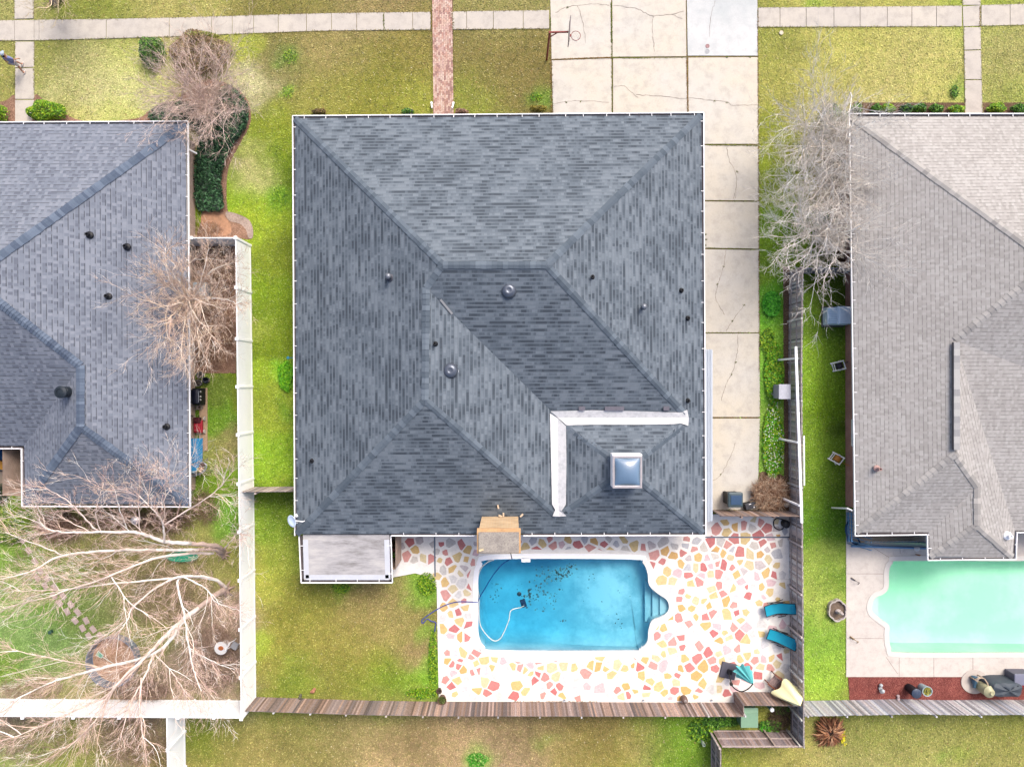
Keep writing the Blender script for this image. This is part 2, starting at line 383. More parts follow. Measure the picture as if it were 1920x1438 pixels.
col = n.mix(1.0, col, n.ramp(f1, [(0.3, (0.78, 0.88, 0.72, 1)), (0.7, (1.22, 1.1, 1.3, 1))]), 'MULTIPLY')
col = n.mix(1.0, col, n.ramp(f3, [(0.3, 0.75), (0.7, 1.25)]), 'MULTIPLY')
n.bump(f2, 0.6, 0.05); me.materials.append(n.done(col, 0.95, 0, 0.1))
g = bpy.data.objects.new('ground', me); COL.objects.link(g); tag(g, kind='structure')
# ---------------------------------------------------------------- paving
M_WALK = concrete('walk_concrete', A(222, 214, 204), A(190, 183, 175), A(234, 225, 210))
M_DRIVE = concrete('driveway_concrete', A(237, 232, 222), A(205, 199, 190), A(242, 232, 212), 1.0)
M_NEWSLAB = concrete('new_slab', A(216, 222, 222), A(208, 213, 214), A(246, 246, 244))
M_CRACK = flat(A(158, 146, 136), 0.95, var=0.4)
PAVED = []                                                     # polygons where no grass grows
def slabs(name, quads_, mat, z=0.045, gap=0.02, kind='structure', mats=None):
    mb = MB()
    for i, q in enumerate(quads_):
        mi = 0
        if len(q) == 5: mi = q[4]; q = q[:4]
        pts = [Vector((*P2(*a), 0)) for a in q]; PAVED.append([(v.x, v.y) for v in pts])
        c = sum(pts, Vector()) / 4
        pts = [p + (c - p).normalized() * gap for p in pts]
        mb.prism(ccw([(v.x, v.y) for v in pts]), -0.05, z + random.uniform(-0.004, 0.004), mat=mi)
    return tag(mb.build(name, mats or [mat]), kind=kind)
def strip(top, bot, xs, n_extra=()):
    """slabs between two edge lines given as px functions of x"""
    q = []
    for a, b in zip(xs[:-1], xs[1:]): q.append([(a, top(a)), (b, top(b)), (b, bot(b)), (a, bot(a))])
    return q
def interp(pts): return lambda x: float(np.interp(x, [p[0] for p in pts], [p[1] for p in pts]))
tp = interp([(-80, 40), (260, 36), (600, 26), (1031, 20)]); bt = interp([(-80, 78), (65, 77), (260, 72), (600, 59), (1031, 55)])
q = strip(tp, bt, [-80, -20, 28]) + strip(tp, bt, [28, 65, 74]) + strip(tp, bt, [74, 200, 318, 397, 436, 476, 522, 575, 622, 669, 720, 774, 808]) + strip(tp, bt, [848, 875, 925, 981, 1030])
slabs('sidewalk', q, M_WALK)
tp = interp([(1420, 15), (1790, 12), (2000, 6)]); bt = interp([(1420, 52), (1805, 51), (2000, 46)])
slabs('sidewalk', strip(tp, bt, [1421, 1462, 1511, 1563, 1612, 1663, 1709, 1755, 1803]) + strip(tp, bt, [1839, 1893, 1945, 2000]), M_WALK)
slabs('garden_path', [[(28, -60), (64, -60), (64, 36), (28, 37)], [(29, 79), (65, 79), (65, 127), (29, 128)], [(29, 129), (65, 128), (65, 187), (29, 187)], [(29, 188), (65, 188), (60, 240), (29, 240)]], M_WALK)
slabs('garden_path', [[(1804, -60), (1837, -60), (1838, 11), (1804, 11)], [(1804, 13), (1838, 11), (1838, 50), (1805, 51)], [(1806, 52), (1838, 52), (1839, 94), (1807, 95)], [(1807, 96), (1839, 95), (1840, 150), (1808, 150)], [(1808, 151), (1840, 151), (1842, 230), (1809, 230)]], M_WALK)
dq = [[(1030, -70), (1145, -70), (1147, 108), (1034, 113)], [(1147, -70), (1285, -70), (1287, 107), (1148, 108)], [(1286, -70), (1419, -70), (1421, 106), (1289, 106), 1],
      [(1034, 114), (1147, 110), (1148, 230), (1037, 230)], [(1149, 110), (1288, 109), (1290, 230), (1149, 230)], [(1290, 109), (1421, 108), (1422, 271), (1290, 271)],
      [(1290, 273), (1422, 273), (1423, 377), (1290, 376)], [(1290, 378), (1423, 379), (1423, 467), (1290, 465)], [(1290, 467), (1423, 469), (1424, 624), (1290, 624)],
      [(1290, 625), (1424, 625), (1425, 782), (1290, 782)], [(1290, 784), (1425, 784), (1420, 956), (1290, 956)]]
drive = slabs('driveway', dq, M_DRIVE, gap=0.02, mats=[M_DRIVE, M_NEWSLAB])
tag(MB().prism(ccw(pxpoly([(1032, -70), (1420, -70), (1423, 300), (1423, 955), (1300, 955), (1300, 228), (1036, 228)])), -.04, .022).build('joint_soil', flat(A(128, 112, 76), .95, var=.4, scale=5)), kind='structure')
CR = [[(1042, 25), (1062, 15), (1085, 11), (1112, 9), (1143, 11)], [(1083, 12), (1092, 40), (1098, 82)], [(1150, 12), (1190, 17), (1210, 26), (1223, 31), (1258, 28), (1282, 22)], [(1224, 32), (1223, 60), (1227, 98)],
      [(1341, 3), (1333, 30), (1330, 70)], [(1152, 163), (1170, 163), (1185, 175), (1196, 185)], [(1192, 179), (1230, 181), (1286, 186)], [(1291, 184), (1330, 189), (1362, 192), (1375, 199), (1419, 197)], [(1040, 196), (1062, 192), (1090, 190), (1142, 193)],
      [(1362, 274), (1366, 300), (1380, 330), (1378, 372)], [(1361, 470), (1356, 500), (1345, 535), (1342, 560), (1358, 590)], [(1395, 572), (1373, 602), (1360, 622)], [(1383, 628), (1382, 660), (1372, 700), (1362, 718), (1352, 750)], [(1337, 900), (1352, 888), (1372, 850), (1378, 830)], [(1376, 376), (1376, 362)],
      [(1258, 28), (1280, 38)]]
mb = MB()
for c in CR:
    pts = spline([P(*q_, 0) for q_ in c], 7); pts = [p + Vector((random.uniform(-.03, .03), random.uniform(-.03, .03), 0)) for p in pts]
    for a_, b_ in zip(pts[:-1], pts[1:]):
        d = (b_ - a_).normalized(); s_ = Vector((-d.y, d.x, 0)) * random.uniform(0.006, 0.016)
        mb.add([(*(a_ - s_).xy, 0.053), (*(b_ - s_).xy, 0.053), (*(b_ + s_).xy, 0.053), (*(a_ + s_).xy, 0.053)], [(0, 1, 2, 3)])
cr = mb.build('crack', M_CRACK, drive)
# brick front walk: real bricks in running bond
M_BRK = vcol('walk_brick', 0.9, 12, 0.2)
mb = MB(); a0, b0, a1, b1 = P(810, -40), P(847, -40), P(813, 225), P(851, 225)
rows = int((a0.y - a1.y) / 0.205)
for r_ in range(rows):
    t = r_ / rows; L, Rr = a0.lerp(a1, t), b0.lerp(b1, t); nn = 11; w = (Rr.x - L.x) / nn
    for k in range(nn):
        c = A(*random.choice([(232, 196, 178), (222, 178, 160), (240, 212, 196), (205, 160, 145), (236, 204, 186), (226, 190, 178), (190, 150, 140)]))
        mb.box((L.x + w * (k + .5), L.y - 0.1 - (0.1 if k % 2 else 0), 0.02), (w - 0.012, 0.192, 0.055), col=c)
mb.box(((a0.x + b1.x) / 2, (a0.y + a1.y) / 2, -0.02), (b0.x - a0.x, a0.y - a1.y, 0.05), col=A(150, 112, 96))
tag(mb.build('brick_walk', M_BRK), kind='structure'); PAVED.append(pxpoly([(808, -60), (849, -60), (852, 225), (811, 225)]))

# planting beds
def bed(name, pts, mat, z=0.02, thick=0.06, hole=()):
    poly = ccw([(v.x, v.y) for v in spline([P(*p) for p in pts], 5, True)]) if len(pts) > 4 else ccw(pxpoly(pts))
    PAVED.append(poly); return tag(MB().prism(poly, -thick, z, holes=hole).build(name, mat), kind='structure')
def mulch(name, a_, b_, c_, sc=16):
    n = NT(name); p = n.pos(); f = n.noise(p, sc, 5, 0.75); g_ = n.noise(p, 1.5, 3)
    col = n.ramp(f, [(0.30, a_), (0.5, b_), (0.68, c_)]); col = n.mix(1.0, col, n.ramp(g_, [(0.3, 0.8), (0.7, 1.2)]), 'MULTIPLY')
    n.bump(f, 0.8, 0.06); return n.done(col, 0.95, 0, 0.1)
M_MULCH = mulch('brown_mulch', A(110, 82, 66), A(176, 138, 116), A(214, 176, 150))
M_REDM = mulch('red_mulch', A(96, 45, 42), A(150, 82, 76), A(205, 140, 128), 22)
M_SOIL = mulch('soil', A(84, 66, 54), A(128, 104, 82), A(160, 135, 110))
M_SAND = mulch('sandy_soil', A(165, 140, 125), A(205, 182, 168), A(225, 208, 196))
bed('planting_bed', [(372, 235), (380, 395), (372, 448), (440, 447), (470, 448), (473, 430), (466, 412), (445, 403), (428, 398), (425, 350), (430, 310), (450, 270), (470, 230), (465, 190), (440, 165), (390, 150), (330, 190), (300, 232)], M_MULCH, 0.03)
bed('planting_bed', [(66, 180), (90, 195), (120, 212), (150, 226), (200, 228), (260, 222), (285, 208), (290, 250), (66, 250)], M_MULCH, 0.03)
bed('planting_bed', [(-30, 200), (10, 190), (29, 182), (29, 250), (-30, 250)], M_MULCH, 0.03)
bed('planting_bed', [(358, 450), (443, 450), (443, 700), (358, 700)], M_MULCH, 0.012)
bed('planting_bed', [(1597, 193), (2000, 193), (2000, 240), (1597, 240)], M_SOIL, 0.02)
bed('planting_bed', [(1585, 215), (1620, 215), (1620, 500), (1575, 500), (1566, 440), (1568, 300)], M_SOIL, 0.016)
bed('mulch_bed', [(1590, 1266), (1593, 1318), (2000, 1318), (2000, 1266)], M_REDM, 0.03)
bed('planting_bed', [(1418, 893), (1440, 885), (1478, 900), (1478, 958), (1418, 956)], M_SOIL, 0.014)
bed('planting_bed', [(1468, 500), (1481, 500), (1484, 900), (1470, 900)], M_SOIL, 0.012)

bed('sandy_border', [(424, 398), (446, 402), (466, 412), (474, 428), (474, 446), (466, 446), (462, 432), (450, 420), (430, 414)], M_SAND, 0.04)
bed('sandy_patch', [(380, 402), (412, 400), (432, 420), (430, 440), (395, 442), (380, 425)], flat(A(206, 158, 126), .95, var=.3, scale=6), 0.038)
# ---------------------------------------------------------------- patio with irregular flagstones
M_PATIO = concrete('patio_cement', (.62, .60, .57, 1), (.48, .46, .43, 1), (.66, .62, .56, 1), 1.4)
PATIO = pxpoly([(735, 1002), (1322, 1002), (1322, 964), (1483, 964), (1486, 1300), (1400, 1302), (1388, 1316), (823, 1314), (819, 1100), (800, 1080), (779, 1074), (735, 1082)])
PATIO = ccw(PATIO); PAVED.append(PATIO)
patio = MB().prism(PATIO, -0.1, 0.05, holes=[POOL_A]).build('patio', M_PATIO); tag(patio, kind='structure')
mb = MB(); placed = []
poolg = grow(POOL_A, 0.32)
PN = np.array(PATIO)
def clip_half(poly, mx, my, nx_, ny_):
    out = []
    for k in range(len(poly)):
        a_, b_ = poly[k - 1], poly[k]; da = (a_[0] - mx) * nx_ + (a_[1] - my) * ny_; db = (b_[0] - mx) * nx_ + (b_[1] - my) * ny_
        if (da <= 0) != (db <= 0): t = da / (da - db); out.append((a_[0] + (b_[0] - a_[0]) * t, a_[1] + (b_[1] - a_[1]) * t))
        if db <= 0: out.append(b_)
    return out
sx_ = np.zeros(2600); sy_ = np.zeros(2600); sr_ = np.zeros(2600); ns_ = 0
for _ in range(26000):
    x = random.uniform(-7.9, 17.9); y = random.uniform(-20.2, -8.0); r = random.choice([.36, .42, .5, .62, .72])
    if ns_ == 0 or ((sx_[:ns_] - x) ** 2 + (sy_[:ns_] - y) ** 2 > (.5 * (r + sr_[:ns_])) ** 2).all(): sx_[ns_], sy_[ns_], sr_[ns_] = x, y, r; ns_ += 1
    if ns_ >= 2600: break
sites = list(zip(sx_[:ns_], sy_[:ns_], sr_[:ns_]))
S_ = np.array(sites)
for k in range(len(S_)):
    x, y, r = S_[k]; d2 = (S_[:, 0] - x) ** 2 + (S_[:, 1] - y) ** 2; nb = np.argsort(d2)[1:15]; poly = [(x - 1, y - 1), (x + 1, y - 1), (x + 1, y + 1), (x - 1, y + 1)]
    gap_ = random.uniform(.022, .06)
    for q_ in nb:
        dx, dy = S_[q_, 0] - x, S_[q_, 1] - y; L = math.hypot(dx, dy); nx_, ny_ = dx / L, dy / L; w_ = L * .5 - gap_
        poly = clip_half(poly, x + nx_ * w_, y + ny_ * w_, nx_, ny_)
        if len(poly) < 3: break
    if len(poly) < 3: continue
    k2 = random.choice([random.uniform(.62, .85), random.uniform(.8, .98), random.uniform(.92, 1.0)]); poly = [(p[0] + random.gauss(0, .022), p[1] + random.gauss(0, .022)) for p in poly]; cxm = sum(p[0] for p in poly) / len(poly); cym = sum(p[1] for p in poly) / len(poly)
    poly = [(cxm + (p[0] - cxm) * k2, cym + (p[1] - cym) * k2) for p in poly]
    xs = np.array([p[0] for p in poly] + [cxm]); ys = np.array([p[1] for p in poly] + [cym])
    if not inpoly(xs, ys, PATIO).all():
        continue
    if inpoly(xs, ys, poolg).any():
        if inpoly(xs, ys, poolg)[-1]: continue
        ins_ = inpoly(xs, ys, poolg); poly = [p for p, q_ in zip(poly, ins_) if not q_]
        if len(poly) < 3: continue
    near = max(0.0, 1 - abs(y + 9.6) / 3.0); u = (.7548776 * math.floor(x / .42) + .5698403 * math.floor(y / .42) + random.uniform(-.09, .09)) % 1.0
    if u < 0.26: c = random.choice([(246, 172, 164), (240, 156, 150), (249, 184, 174), (232, 142, 140)])
    elif u < 0.58: c = random.choice([(255, 226, 164), (254, 216, 146), (255, 236, 190), (252, 204, 132)])
    elif u < 0.65: c = (255, 220, 222)
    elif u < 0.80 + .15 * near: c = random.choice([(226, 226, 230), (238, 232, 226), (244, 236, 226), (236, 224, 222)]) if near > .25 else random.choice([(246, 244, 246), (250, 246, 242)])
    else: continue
    if near > 0: c = tuple(v * (1 - 0.08 * near) for v in c)  # stones towards the house tinted darker: its shade put into their colour
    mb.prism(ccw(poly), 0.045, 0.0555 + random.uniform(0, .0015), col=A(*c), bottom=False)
mb.build('flagstone', M_STONEV, patio)
# cement field joints
mb = MB()
for a_, b_ in [((1010, 1221), (1010, 1314)), ((1110, 1221), (1110, 1314)), ((1215, 1010), (1215, 1050)), ((1290, 1010), (1290, 1300)), ((1400, 1010), (1400, 1240)), ((822, 1262), (1380, 1262)), ((1260, 1180), (1480, 1180)), ((1260, 1085), (1480, 1085))]:
    p_, q_ = P(*a_, 0), P(*b_, 0); mb.bar((p_.x, p_.y, .0515), (q_.x, q_.y, .0515), 0.012, 0.002)
mb.build('joint', flat(A(214, 208, 204), 0.9), patio)
mb = MB()
for a_, b_ in [((1322, 1006.5), (1483, 1006.5)), ((815, 1006), (816, 1080))]:
    p_, q_ = P(*a_, 0), P(*b_, 0); mb.bar((p_.x, p_.y, .058), (q_.x, q_.y, .058), 0.09, 0.02)
mb.build('deck_drain', flat(A(122, 132, 148), 0.5), patio)

def pool(name, label, outline, depth, shell_mat, water_mat, steps, wall=.6, zw=-0.10, ztop=0.075, zc=0.05, coping=0.28, cop_mat=None):
    c = P(0, 0); cxy = np.mean(outline, axis=0); t = thing(name, label, 'pool', (cxy[0], cxy[1], 0))
    n_ = len(outline)
    # floor: grid of rings shrinking towards the centre line so depth can vary
    rings = []; mb = MB(); K = 7
    yc = (min(p[1] for p in outline) + max(p[1] for p in outline)) / 2; xs = [p[0] for p in outline]; x0, x1 = min(xs) + 1.6, max(xs) - 2.2
    for k in range(K + 1):
        s_ = k / K; ring = []
        for (x, y) in outline:
            tx = min(max(x, x0), x1); px_, py_ = x + (tx - x) * s_, y + (yc - y) * s_
            d = depth(px_); z = -d * min(1.0, (wall + 2.2 * s_)) if k else -d * wall
            ring.append((px_, py_, z))
        rings.append(ring)
    top = [(x, y, zc - 0.001) for x, y in outline]
    vs = top + [v for r_ in rings for v in r_]; fs = []
    for k in range(K + 1):
        a_, b_ = k * n_, (k + 1) * n_
        for i in range(n_): fs.append((a_ + (i + 1) % n_, a_ + i, b_ + i, b_ + (i + 1) % n_))
    mb.add(vs, fs); mb.build('basin', shell_mat, t, smooth=True, auto=True)
    big = grow(outline, 0.012)
    MB().prism(big, -3.2, zw).build('water', water_mat, t)
    inner, outer = grow(outline, -0.03), grow(outline, coping)
    MB().prism(outer, zc - 0.03, ztop, holes=[inner]).build('coping', cop_mat or M_TRIM, t)
    for s_ in steps: MB().prism(ccw(s_[0]), -3.0, s_[1]).build('step', shell_mat, t)
    return t
def water(name, absorb, dens, rough=0.04):
    n = NT(name); n.t.nodes.remove(n.b)
    tr = n.n('ShaderNodeBsdfTransparent'); tr.inputs[0].default_value = (0.97, 1, 1, 1)
    gl = n.n('ShaderNodeBsdfGlossy'); gl.inputs['Roughness'].default_value = rough
    fr = n.n('ShaderNodeFresnel'); fr.inputs[0].default_value = 1.33
    bp = n.n('ShaderNodeBump'); bp.inputs['Strength'].default_value = 0.15; bp.inputs['Distance'].default_value = 0.02
    n.l(n.noise(n.pos(), 3.5, 3), bp.inputs['Height']); n.l(bp.outputs[0], fr.inputs[1]); n.l(bp.outputs[0], gl.inputs['Normal'])
    mx = n.n('ShaderNodeMixShader'); n.l(fr.outputs[0], mx.inputs[0]); n.l(tr.outputs[0], mx.inputs[1]); n.l(gl.outputs[0], mx.inputs[2])
    n.l(mx.outputs[0], n.out.inputs[0])
    va = n.n('ShaderNodeVolumeAbsorption'); va.inputs[0].default_value = absorb; va.inputs[1].default_value = dens
    n.l(va.outputs[0], n.out.inputs['Volume']); return n.m
def plaster(name, base, pale, dirt, stain=None):
    n = NT(name); p = n.pos(); a_ = n.noise(p, 0.35, 5, 0.62); b_ = n.noise(p, 2.2, 5, 0.7)
    col = n.mix(n.ramp(a_, [(0.42, 0.0), (0.62, 1.0)]), base, pale)
    col = n.mix(n.math('MULTIPLY', n.ramp(b_, [(0.52, 0.0), (0.8, 1.0)]), 0.35), col, dirt)
    if stain:                                                       # chalky bloom on the shallow floor
        x_, y_, _z = n.sep(p); dx = n.math('DIVIDE', n.math('SUBTRACT', x_, stain[0]), stain[2]); dy = n.math('DIVIDE', n.math('SUBTRACT', y_, stain[1]), stain[3])
        d2 = n.math('SQRT', n.math('ADD', n.math('MULTIPLY', dx, dx), n.math('MULTIPLY', dy, dy)))
        v = n.math('SUBTRACT', n.math('ADD', n.noise(p, 0.9, 6, 0.68), 0.35), n.math('MULTIPLY', d2, 0.42)); col = n.mix(n.ramp(v, [(0.38, 0.0), (0.66, 0.5)]), col, (0.72, 0.84, 0.88, 1))
    return n.done(col, 0.8)
M_PLA = plaster('pool_plaster', (0.24, 0.44, 0.52, 1), (0.40, 0.62, 0.68, 1), (0.12, 0.30, 0.38, 1), (P(1140, 0).x, P(0, 1128).y, 1.9, 2.0))
M_WATA = water('pool_water', (0.0, 0.78, 0.93, 1), 0.42)
xr = P(1215, 0).x
dA = lambda x: float(np.interp(x, [P(896, 0).x, P(1010, 0).x, P(1110, 0).x, P(1215, 0).x, P(1254, 0).x], [2.4, 2.3, 1.25, 0.95, 0.7]))
def clip(poly, xa, xb): return [(x, y) for x, y in poly if xa <= x <= xb]
stA = []
for xa, zz in [(1213, -0.62), (1226, -0.42), (1239, -0.24)]:
    Xa = P(xa, 0).x; sub = [(x, y) for x, y in grow(POOL_A, -0.004) if x >= Xa and P(0, 1175).y < y < P(0, 1090).y]
    ys = [p[1] for p in sub]; sub = [(Xa, max(ys))] + sorted(sub, key=lambda q: -q[1]) + [(Xa, min(ys))]
    stA.append((sub, zz))
pool_a = pool('swimming_pool', 'blue rounded rectangular swimming pool with curved end steps in the flagstone patio', POOL_A, dA, M_PLA, M_WATA, stA)
MB().box(P(986, 1049.5, 0.03), (0.56, 0.26, 0.09), bev=0.02).build('skimmer_lid', M_WHITE, pool_a)
M_PLB = plaster('pool_plaster_green', (0.46, 0.72, 0.57, 1), (0.58, 0.78, 0.66, 1), (0.36, 0.64, 0.50, 1))
M_WATB = water('pool_water_green', (0.38, 1.0, 0.72, 1), 0.13)
dB = lambda x: float(np.interp(x, [P(1633, 0).x, P(1665, 0).x, P(1800, 0).x, P(1920, 0).x, P(2060, 0).x], [0.9, 1.7, 1.7, 1.5, 1.5]))
stB = []
Xa = P(1652, 0).x; sub = [(x, y) for x, y in grow(POOL_B, -0.004) if x <= Xa]
sub = sorted(sub, key=lambda q: -q[1]); stB.append(([(Xa, sub[0][1])] + sub + [(Xa, sub[-1][1])], -0.28))
DECK = ccw(pxpoly([(1586, 955), (2090, 955), (2090, 1268), (1586, 1268)])); PAVED.append(DECK)
M_DECK = concrete('deck_concrete', A(240, 231, 222), A(216, 204, 196), A(250, 241, 230), 1.6)
deck = MB().prism(DECK, -0.1, 0.05, holes=[POOL_B]).build('pool_deck', M_DECK); tag(deck, kind='structure')
pool_b = pool('swimming_pool', 'mint green swimming pool with rounded side step in the plain concrete deck', POOL_B, dB, M_PLB, M_WATB, stB, wall=.92, cop_mat=flat(A(252, 246, 238), 0.8, var=0.05))
mb = MB()
for a_, b_ in [((1587, 1075), (1655, 1075)), ((1587, 1196), (1655, 1196)), ((1630, 1022), (1674, 1049)), ((1686, 1020), (1687, 1037)), ((1685, 1232), (1685, 1268)), ((1823, 1230), (1823, 1268)), ((1750, 1232), (1750, 1268)), ((1660, 1230), (1682, 1262))]:
    p_, q_ = P(*a_, 0), P(*b_, 0); mb.bar((p_.x, p_.y, .0525), (q_.x, q_.y, .0525), 0.02, 0.004)
mb.build('joint', flat(A(150, 135, 128), 0.9), deck)
# ---------------------------------------------------------------- houses
M_BRTAN = brick('tan_brick', A(222, 190, 168), A(206, 170, 150), A(226, 212, 200))
M_BRRED = brick('pink_brick', A(216, 152, 136), A(200, 132, 118), A(226, 196, 186))
M_CHIM = brick('pale_chimney_brick', A(250, 216, 170), A(240, 200, 150), A(246, 226, 196), 0.3, 0.09)
M_SOF = flat(A(236, 236, 238), 0.7, var=0.06)
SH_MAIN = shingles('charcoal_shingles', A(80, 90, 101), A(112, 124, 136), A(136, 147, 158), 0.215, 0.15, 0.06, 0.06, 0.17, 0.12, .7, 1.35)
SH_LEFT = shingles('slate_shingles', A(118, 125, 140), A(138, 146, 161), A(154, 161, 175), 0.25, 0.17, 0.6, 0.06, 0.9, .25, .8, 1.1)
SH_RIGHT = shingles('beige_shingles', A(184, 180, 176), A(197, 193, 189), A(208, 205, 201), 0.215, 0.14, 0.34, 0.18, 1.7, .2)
def roof_faces(faces, mat, parent, name='roof', soffit=None, fascia=None):
    """each face: list of (px,py,z); the first edge is its eave or the edge its courses run along"""
    mb = MB()
    for f in faces:
        pts = [P(*q_) for q_ in f]
        e = (pts[1] - pts[0]); e.z = 0; e.normalize()
        nrm = Vector((0, 0, 0))
        for i in range(len(pts)): nrm += pts[i].cross(pts[(i + 1) % len(pts)])
        if nrm.z < 0: pts = pts[:1] + pts[:0:-1]; nrm = -nrm
        nrm.normalize(); up = nrm.cross(e)
        if up.z < 0: up = -up
        uv = [(p.dot(e), (p - pts[0]).dot(up)) for p in pts]
        mb.add(pts, [tuple(range(len(pts)))], 0, None, [uv])
    if soffit:
        pts = [P(*q_) for q_ in soffit]; poly = ccw([(p.x, p.y) for p in pts])
        s_ = MB().prism(poly, 2.3, 2.36, mat=1); mb.add(s_.v, s_.f, 1)
        n_ = len(poly); mb.add([(x, y, 2.3) for x, y in poly] + [(x, y, 2.495) for x, y in poly], [(i, (i + 1) % n_, n_ + (i + 1) % n_, n_ + i) for i in range(n_)], 1)
    return mb.build(name, [mat, M_SOF], parent)
def caps(pts, parent, cols_, step=0.26, w=0.17, drop=0.27, name='ridge_cap', lift=0.048):
    """overlapping cap shingles up a hip or along a ridge: bent pieces, each lapping the last"""
    mb = MB()
    for a_, b_ in zip(pts[:-1], pts[1:]):
        p_, q_ = P(*a_), P(*b_); d = q_ - p_; L = d.length; d.normalize(); n_ = max(1, int(L / step)); st = L / n_
        s_ = Vector((-d.y, d.x, 0)).normalized()
        for i in range(n_):
            o = p_ + d * (i * st); e = p_ + d * ((i + 1.15) * st); w_ = w * random.uniform(.94, 1.06)
            hi, lo = lift, 0.02
            dn = Vector((0, 0, -drop * w_)); up0 = Vector((0, 0, hi)); up1 = Vector((0, 0, lo))
            v = [o + s_ * w_ + dn + up0, o + up0, o - s_ * w_ + dn + up0, e + s_ * w_ + dn + up1, e + up1, e - s_ * w_ + dn + up1,
                 o + s_ * w_ + dn, o, o - s_ * w_ + dn]
            c = A(*random.choice(cols_))
            mb.add(v, [(0, 3, 4, 1), (1, 4, 5, 2), (6, 0, 1, 7), (7, 1, 2, 8)], col=c)
    return mb.build(name, M_CAPV, parent)
def gutter(pts, parent, z=2.47, step=1.25, inward=0.15, side=1):
    """white outer lip, dark trough and white straps; pts = outer lip corners in order"""
    mb = MB(); W = [P(px_, py_, z) for px_, py_ in pts]
    for a_, b_ in zip(W[:-1], W[1:]):
        d = (b_ - a_).normalized(); nn = Vector((-d.y, d.x, 0)) * side; L = (b_ - a_).length
        mb.bar(a_ - nn * 0, b_, 0.05, 0.12, 0)
        mb.bar(a_ + nn * (inward * .5 + .01) - Vector((0, 0, .05)), b_ + nn * (inward * .5 + .01) - Vector((0, 0, .05)), inward - .02, 0.02, 1)
        k = max(1, int(L / step))
        for i in range(1, k + 1):
            c = a_ + d * (L * (i - .5 + random.uniform(-.12, .12)) / k)
            mb.bar(c + Vector((0, 0, .065)), c + nn * (inward + .04) + Vector((0, 0, .075)), 0.032, 0.02, 0, up=(0, 0, 1))
    return mb.build('gutter', [M_TRIM, M_GUTIN], parent)
def walls(poly, mat, parent, z1=2.32):
    mb = MB(); n_ = len(poly)
    for i in range(n_):
        a_, b_ = Vector((*poly[i], 0)), Vector((*poly[(i + 1) % n_], 0)); L = (b_ - a_).length
        mb.add([a_ + Vector((0, 0, -.1)), b_ + Vector((0, 0, -.1)), b_ + Vector((0, 0, z1)), a_ + Vector((0, 0, z1))], [(0, 1, 2, 3)], 0, None, [[(0, 0), (L, 0), (L, z1), (0, z1)]])
    return mb.build('wall', mat, parent)
M_GLASS = flat(A(70, 88, 104), 0.08, 0.0, var=0.1, spec=0.8)
def window(a_, b_, parent, z0=0.9, z1=2.0, out=0.03):
    """window on the wall between two ground points (outside to the right of a->b)"""
    a_, b_ = Vector((*a_, 0)), Vector((*b_, 0)); d = (b_ - a_).normalized(); nn = Vector((d.y, -d.x, 0)) * out
    mb = MB()
    for z in (z0, z1): mb.bar(a_ + nn + Vector((0, 0, z)), b_ + nn + Vector((0, 0, z)), 0.08, 0.08)
    for p_ in (a_, b_, (a_ + b_) / 2): mb.bar(p_ + nn * 1.1 + Vector((0, 0, z0 + .04)), p_ + nn * 1.1 + Vector((0, 0, z1 - .04)), 0.07, 0.07)
    w = mb.build('window', M_TRIM, parent); m = MB(); c = (a_ + b_) / 2 + nn * .6 + Vector((0, 0, (z0 + z1) / 2))
    m.bar(a_ + nn * .6 + Vector((0, 0, (z0 + z1) / 2)), b_ + nn * .6 + Vector((0, 0, (z0 + z1) / 2)), 0.03, z1 - z0 - .1)
    m.build('pane', M_GLASS, w)
def vent_pipe(px_, py_, z, parent, h=0.4, r=0.07, mat=None, lean=0):
    """plumbing pipe with flashing collar; z = roof height at its foot"""
    b_ = P(px_, py_, z); mb = MB(); mb.lathe([(r * 2.1, -.04), (r * 2.0, 0.04), (r * 1.25, 0.09), (r * 1.15, 0.1)], 14, b_)
    mb.lathe([(r, 0), (r, h), (r * .72, h), (r * .7, h - .1), (0, h - .1)], 14, b_)
    return mb.build('vent_pipe', mat or M_BLACK, parent, smooth=True, auto=True)
def dome_vent(px_, py_, z, parent, r=0.42, mat=None):
    b_ = P(px_, py_, z); v = MB(); v.lathe([(r * 1.12, -.12), (r * 1.12, .02), (r * .9, .06), (r * .85, .14), (r, .16)], 28, b_); o = v.build('roof_vent', flat(A(196, 202, 210), .4, .3), parent, smooth=True, auto=True)
    MB().lathe([(r * 1.0, .14), (r * 1.02, .17), (r * .95, .25), (r * .82, .33), (r * .6, .39), (r * .34, .42), (r * .28, .405), (r * .1, .40), (0.001, .40)], 28, b_).build('dome', mat or flat(A(120, 128, 142), 0.28, 0.5, var=.12), o, smooth=True)
    return o

# ---- main house
HM = thing('house', 'large square house with a dark charcoal hipped roof, skylight and chimney', 'house', P(937, 607, 0))
e = 2.5; ZR = 5.95; ZW = 5.45; ZV = 2.85; ZA = 4.1
NWc, NEc, SEc, SWc = (553, 222, e), (1315, 216, e), (1319, 999, e), (556, 1001, e)
T1, T2 = (830, 497, ZR), (1025, 497, ZR); T3, T4 = (799, 540, 5.55), (797, 750, ZW)
V1, V2, V3 = (1046, 783, ZV), (1290, 783, 2.86), (1046, 968, 2.8); AP = (1175, 880, ZA); E2 = (1319, 783, e)
M1 = (1290, 783, 2.86)
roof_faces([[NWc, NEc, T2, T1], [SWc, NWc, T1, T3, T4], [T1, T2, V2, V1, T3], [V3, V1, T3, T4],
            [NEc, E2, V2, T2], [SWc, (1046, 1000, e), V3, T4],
            [V1, V2, AP], [V3, V1, AP], [(1046, 1000, e), SEc, AP, V3], [SEc, E2, V2, AP]], SH_MAIN, HM, soffit=[NWc, NEc, SEc, SWc])
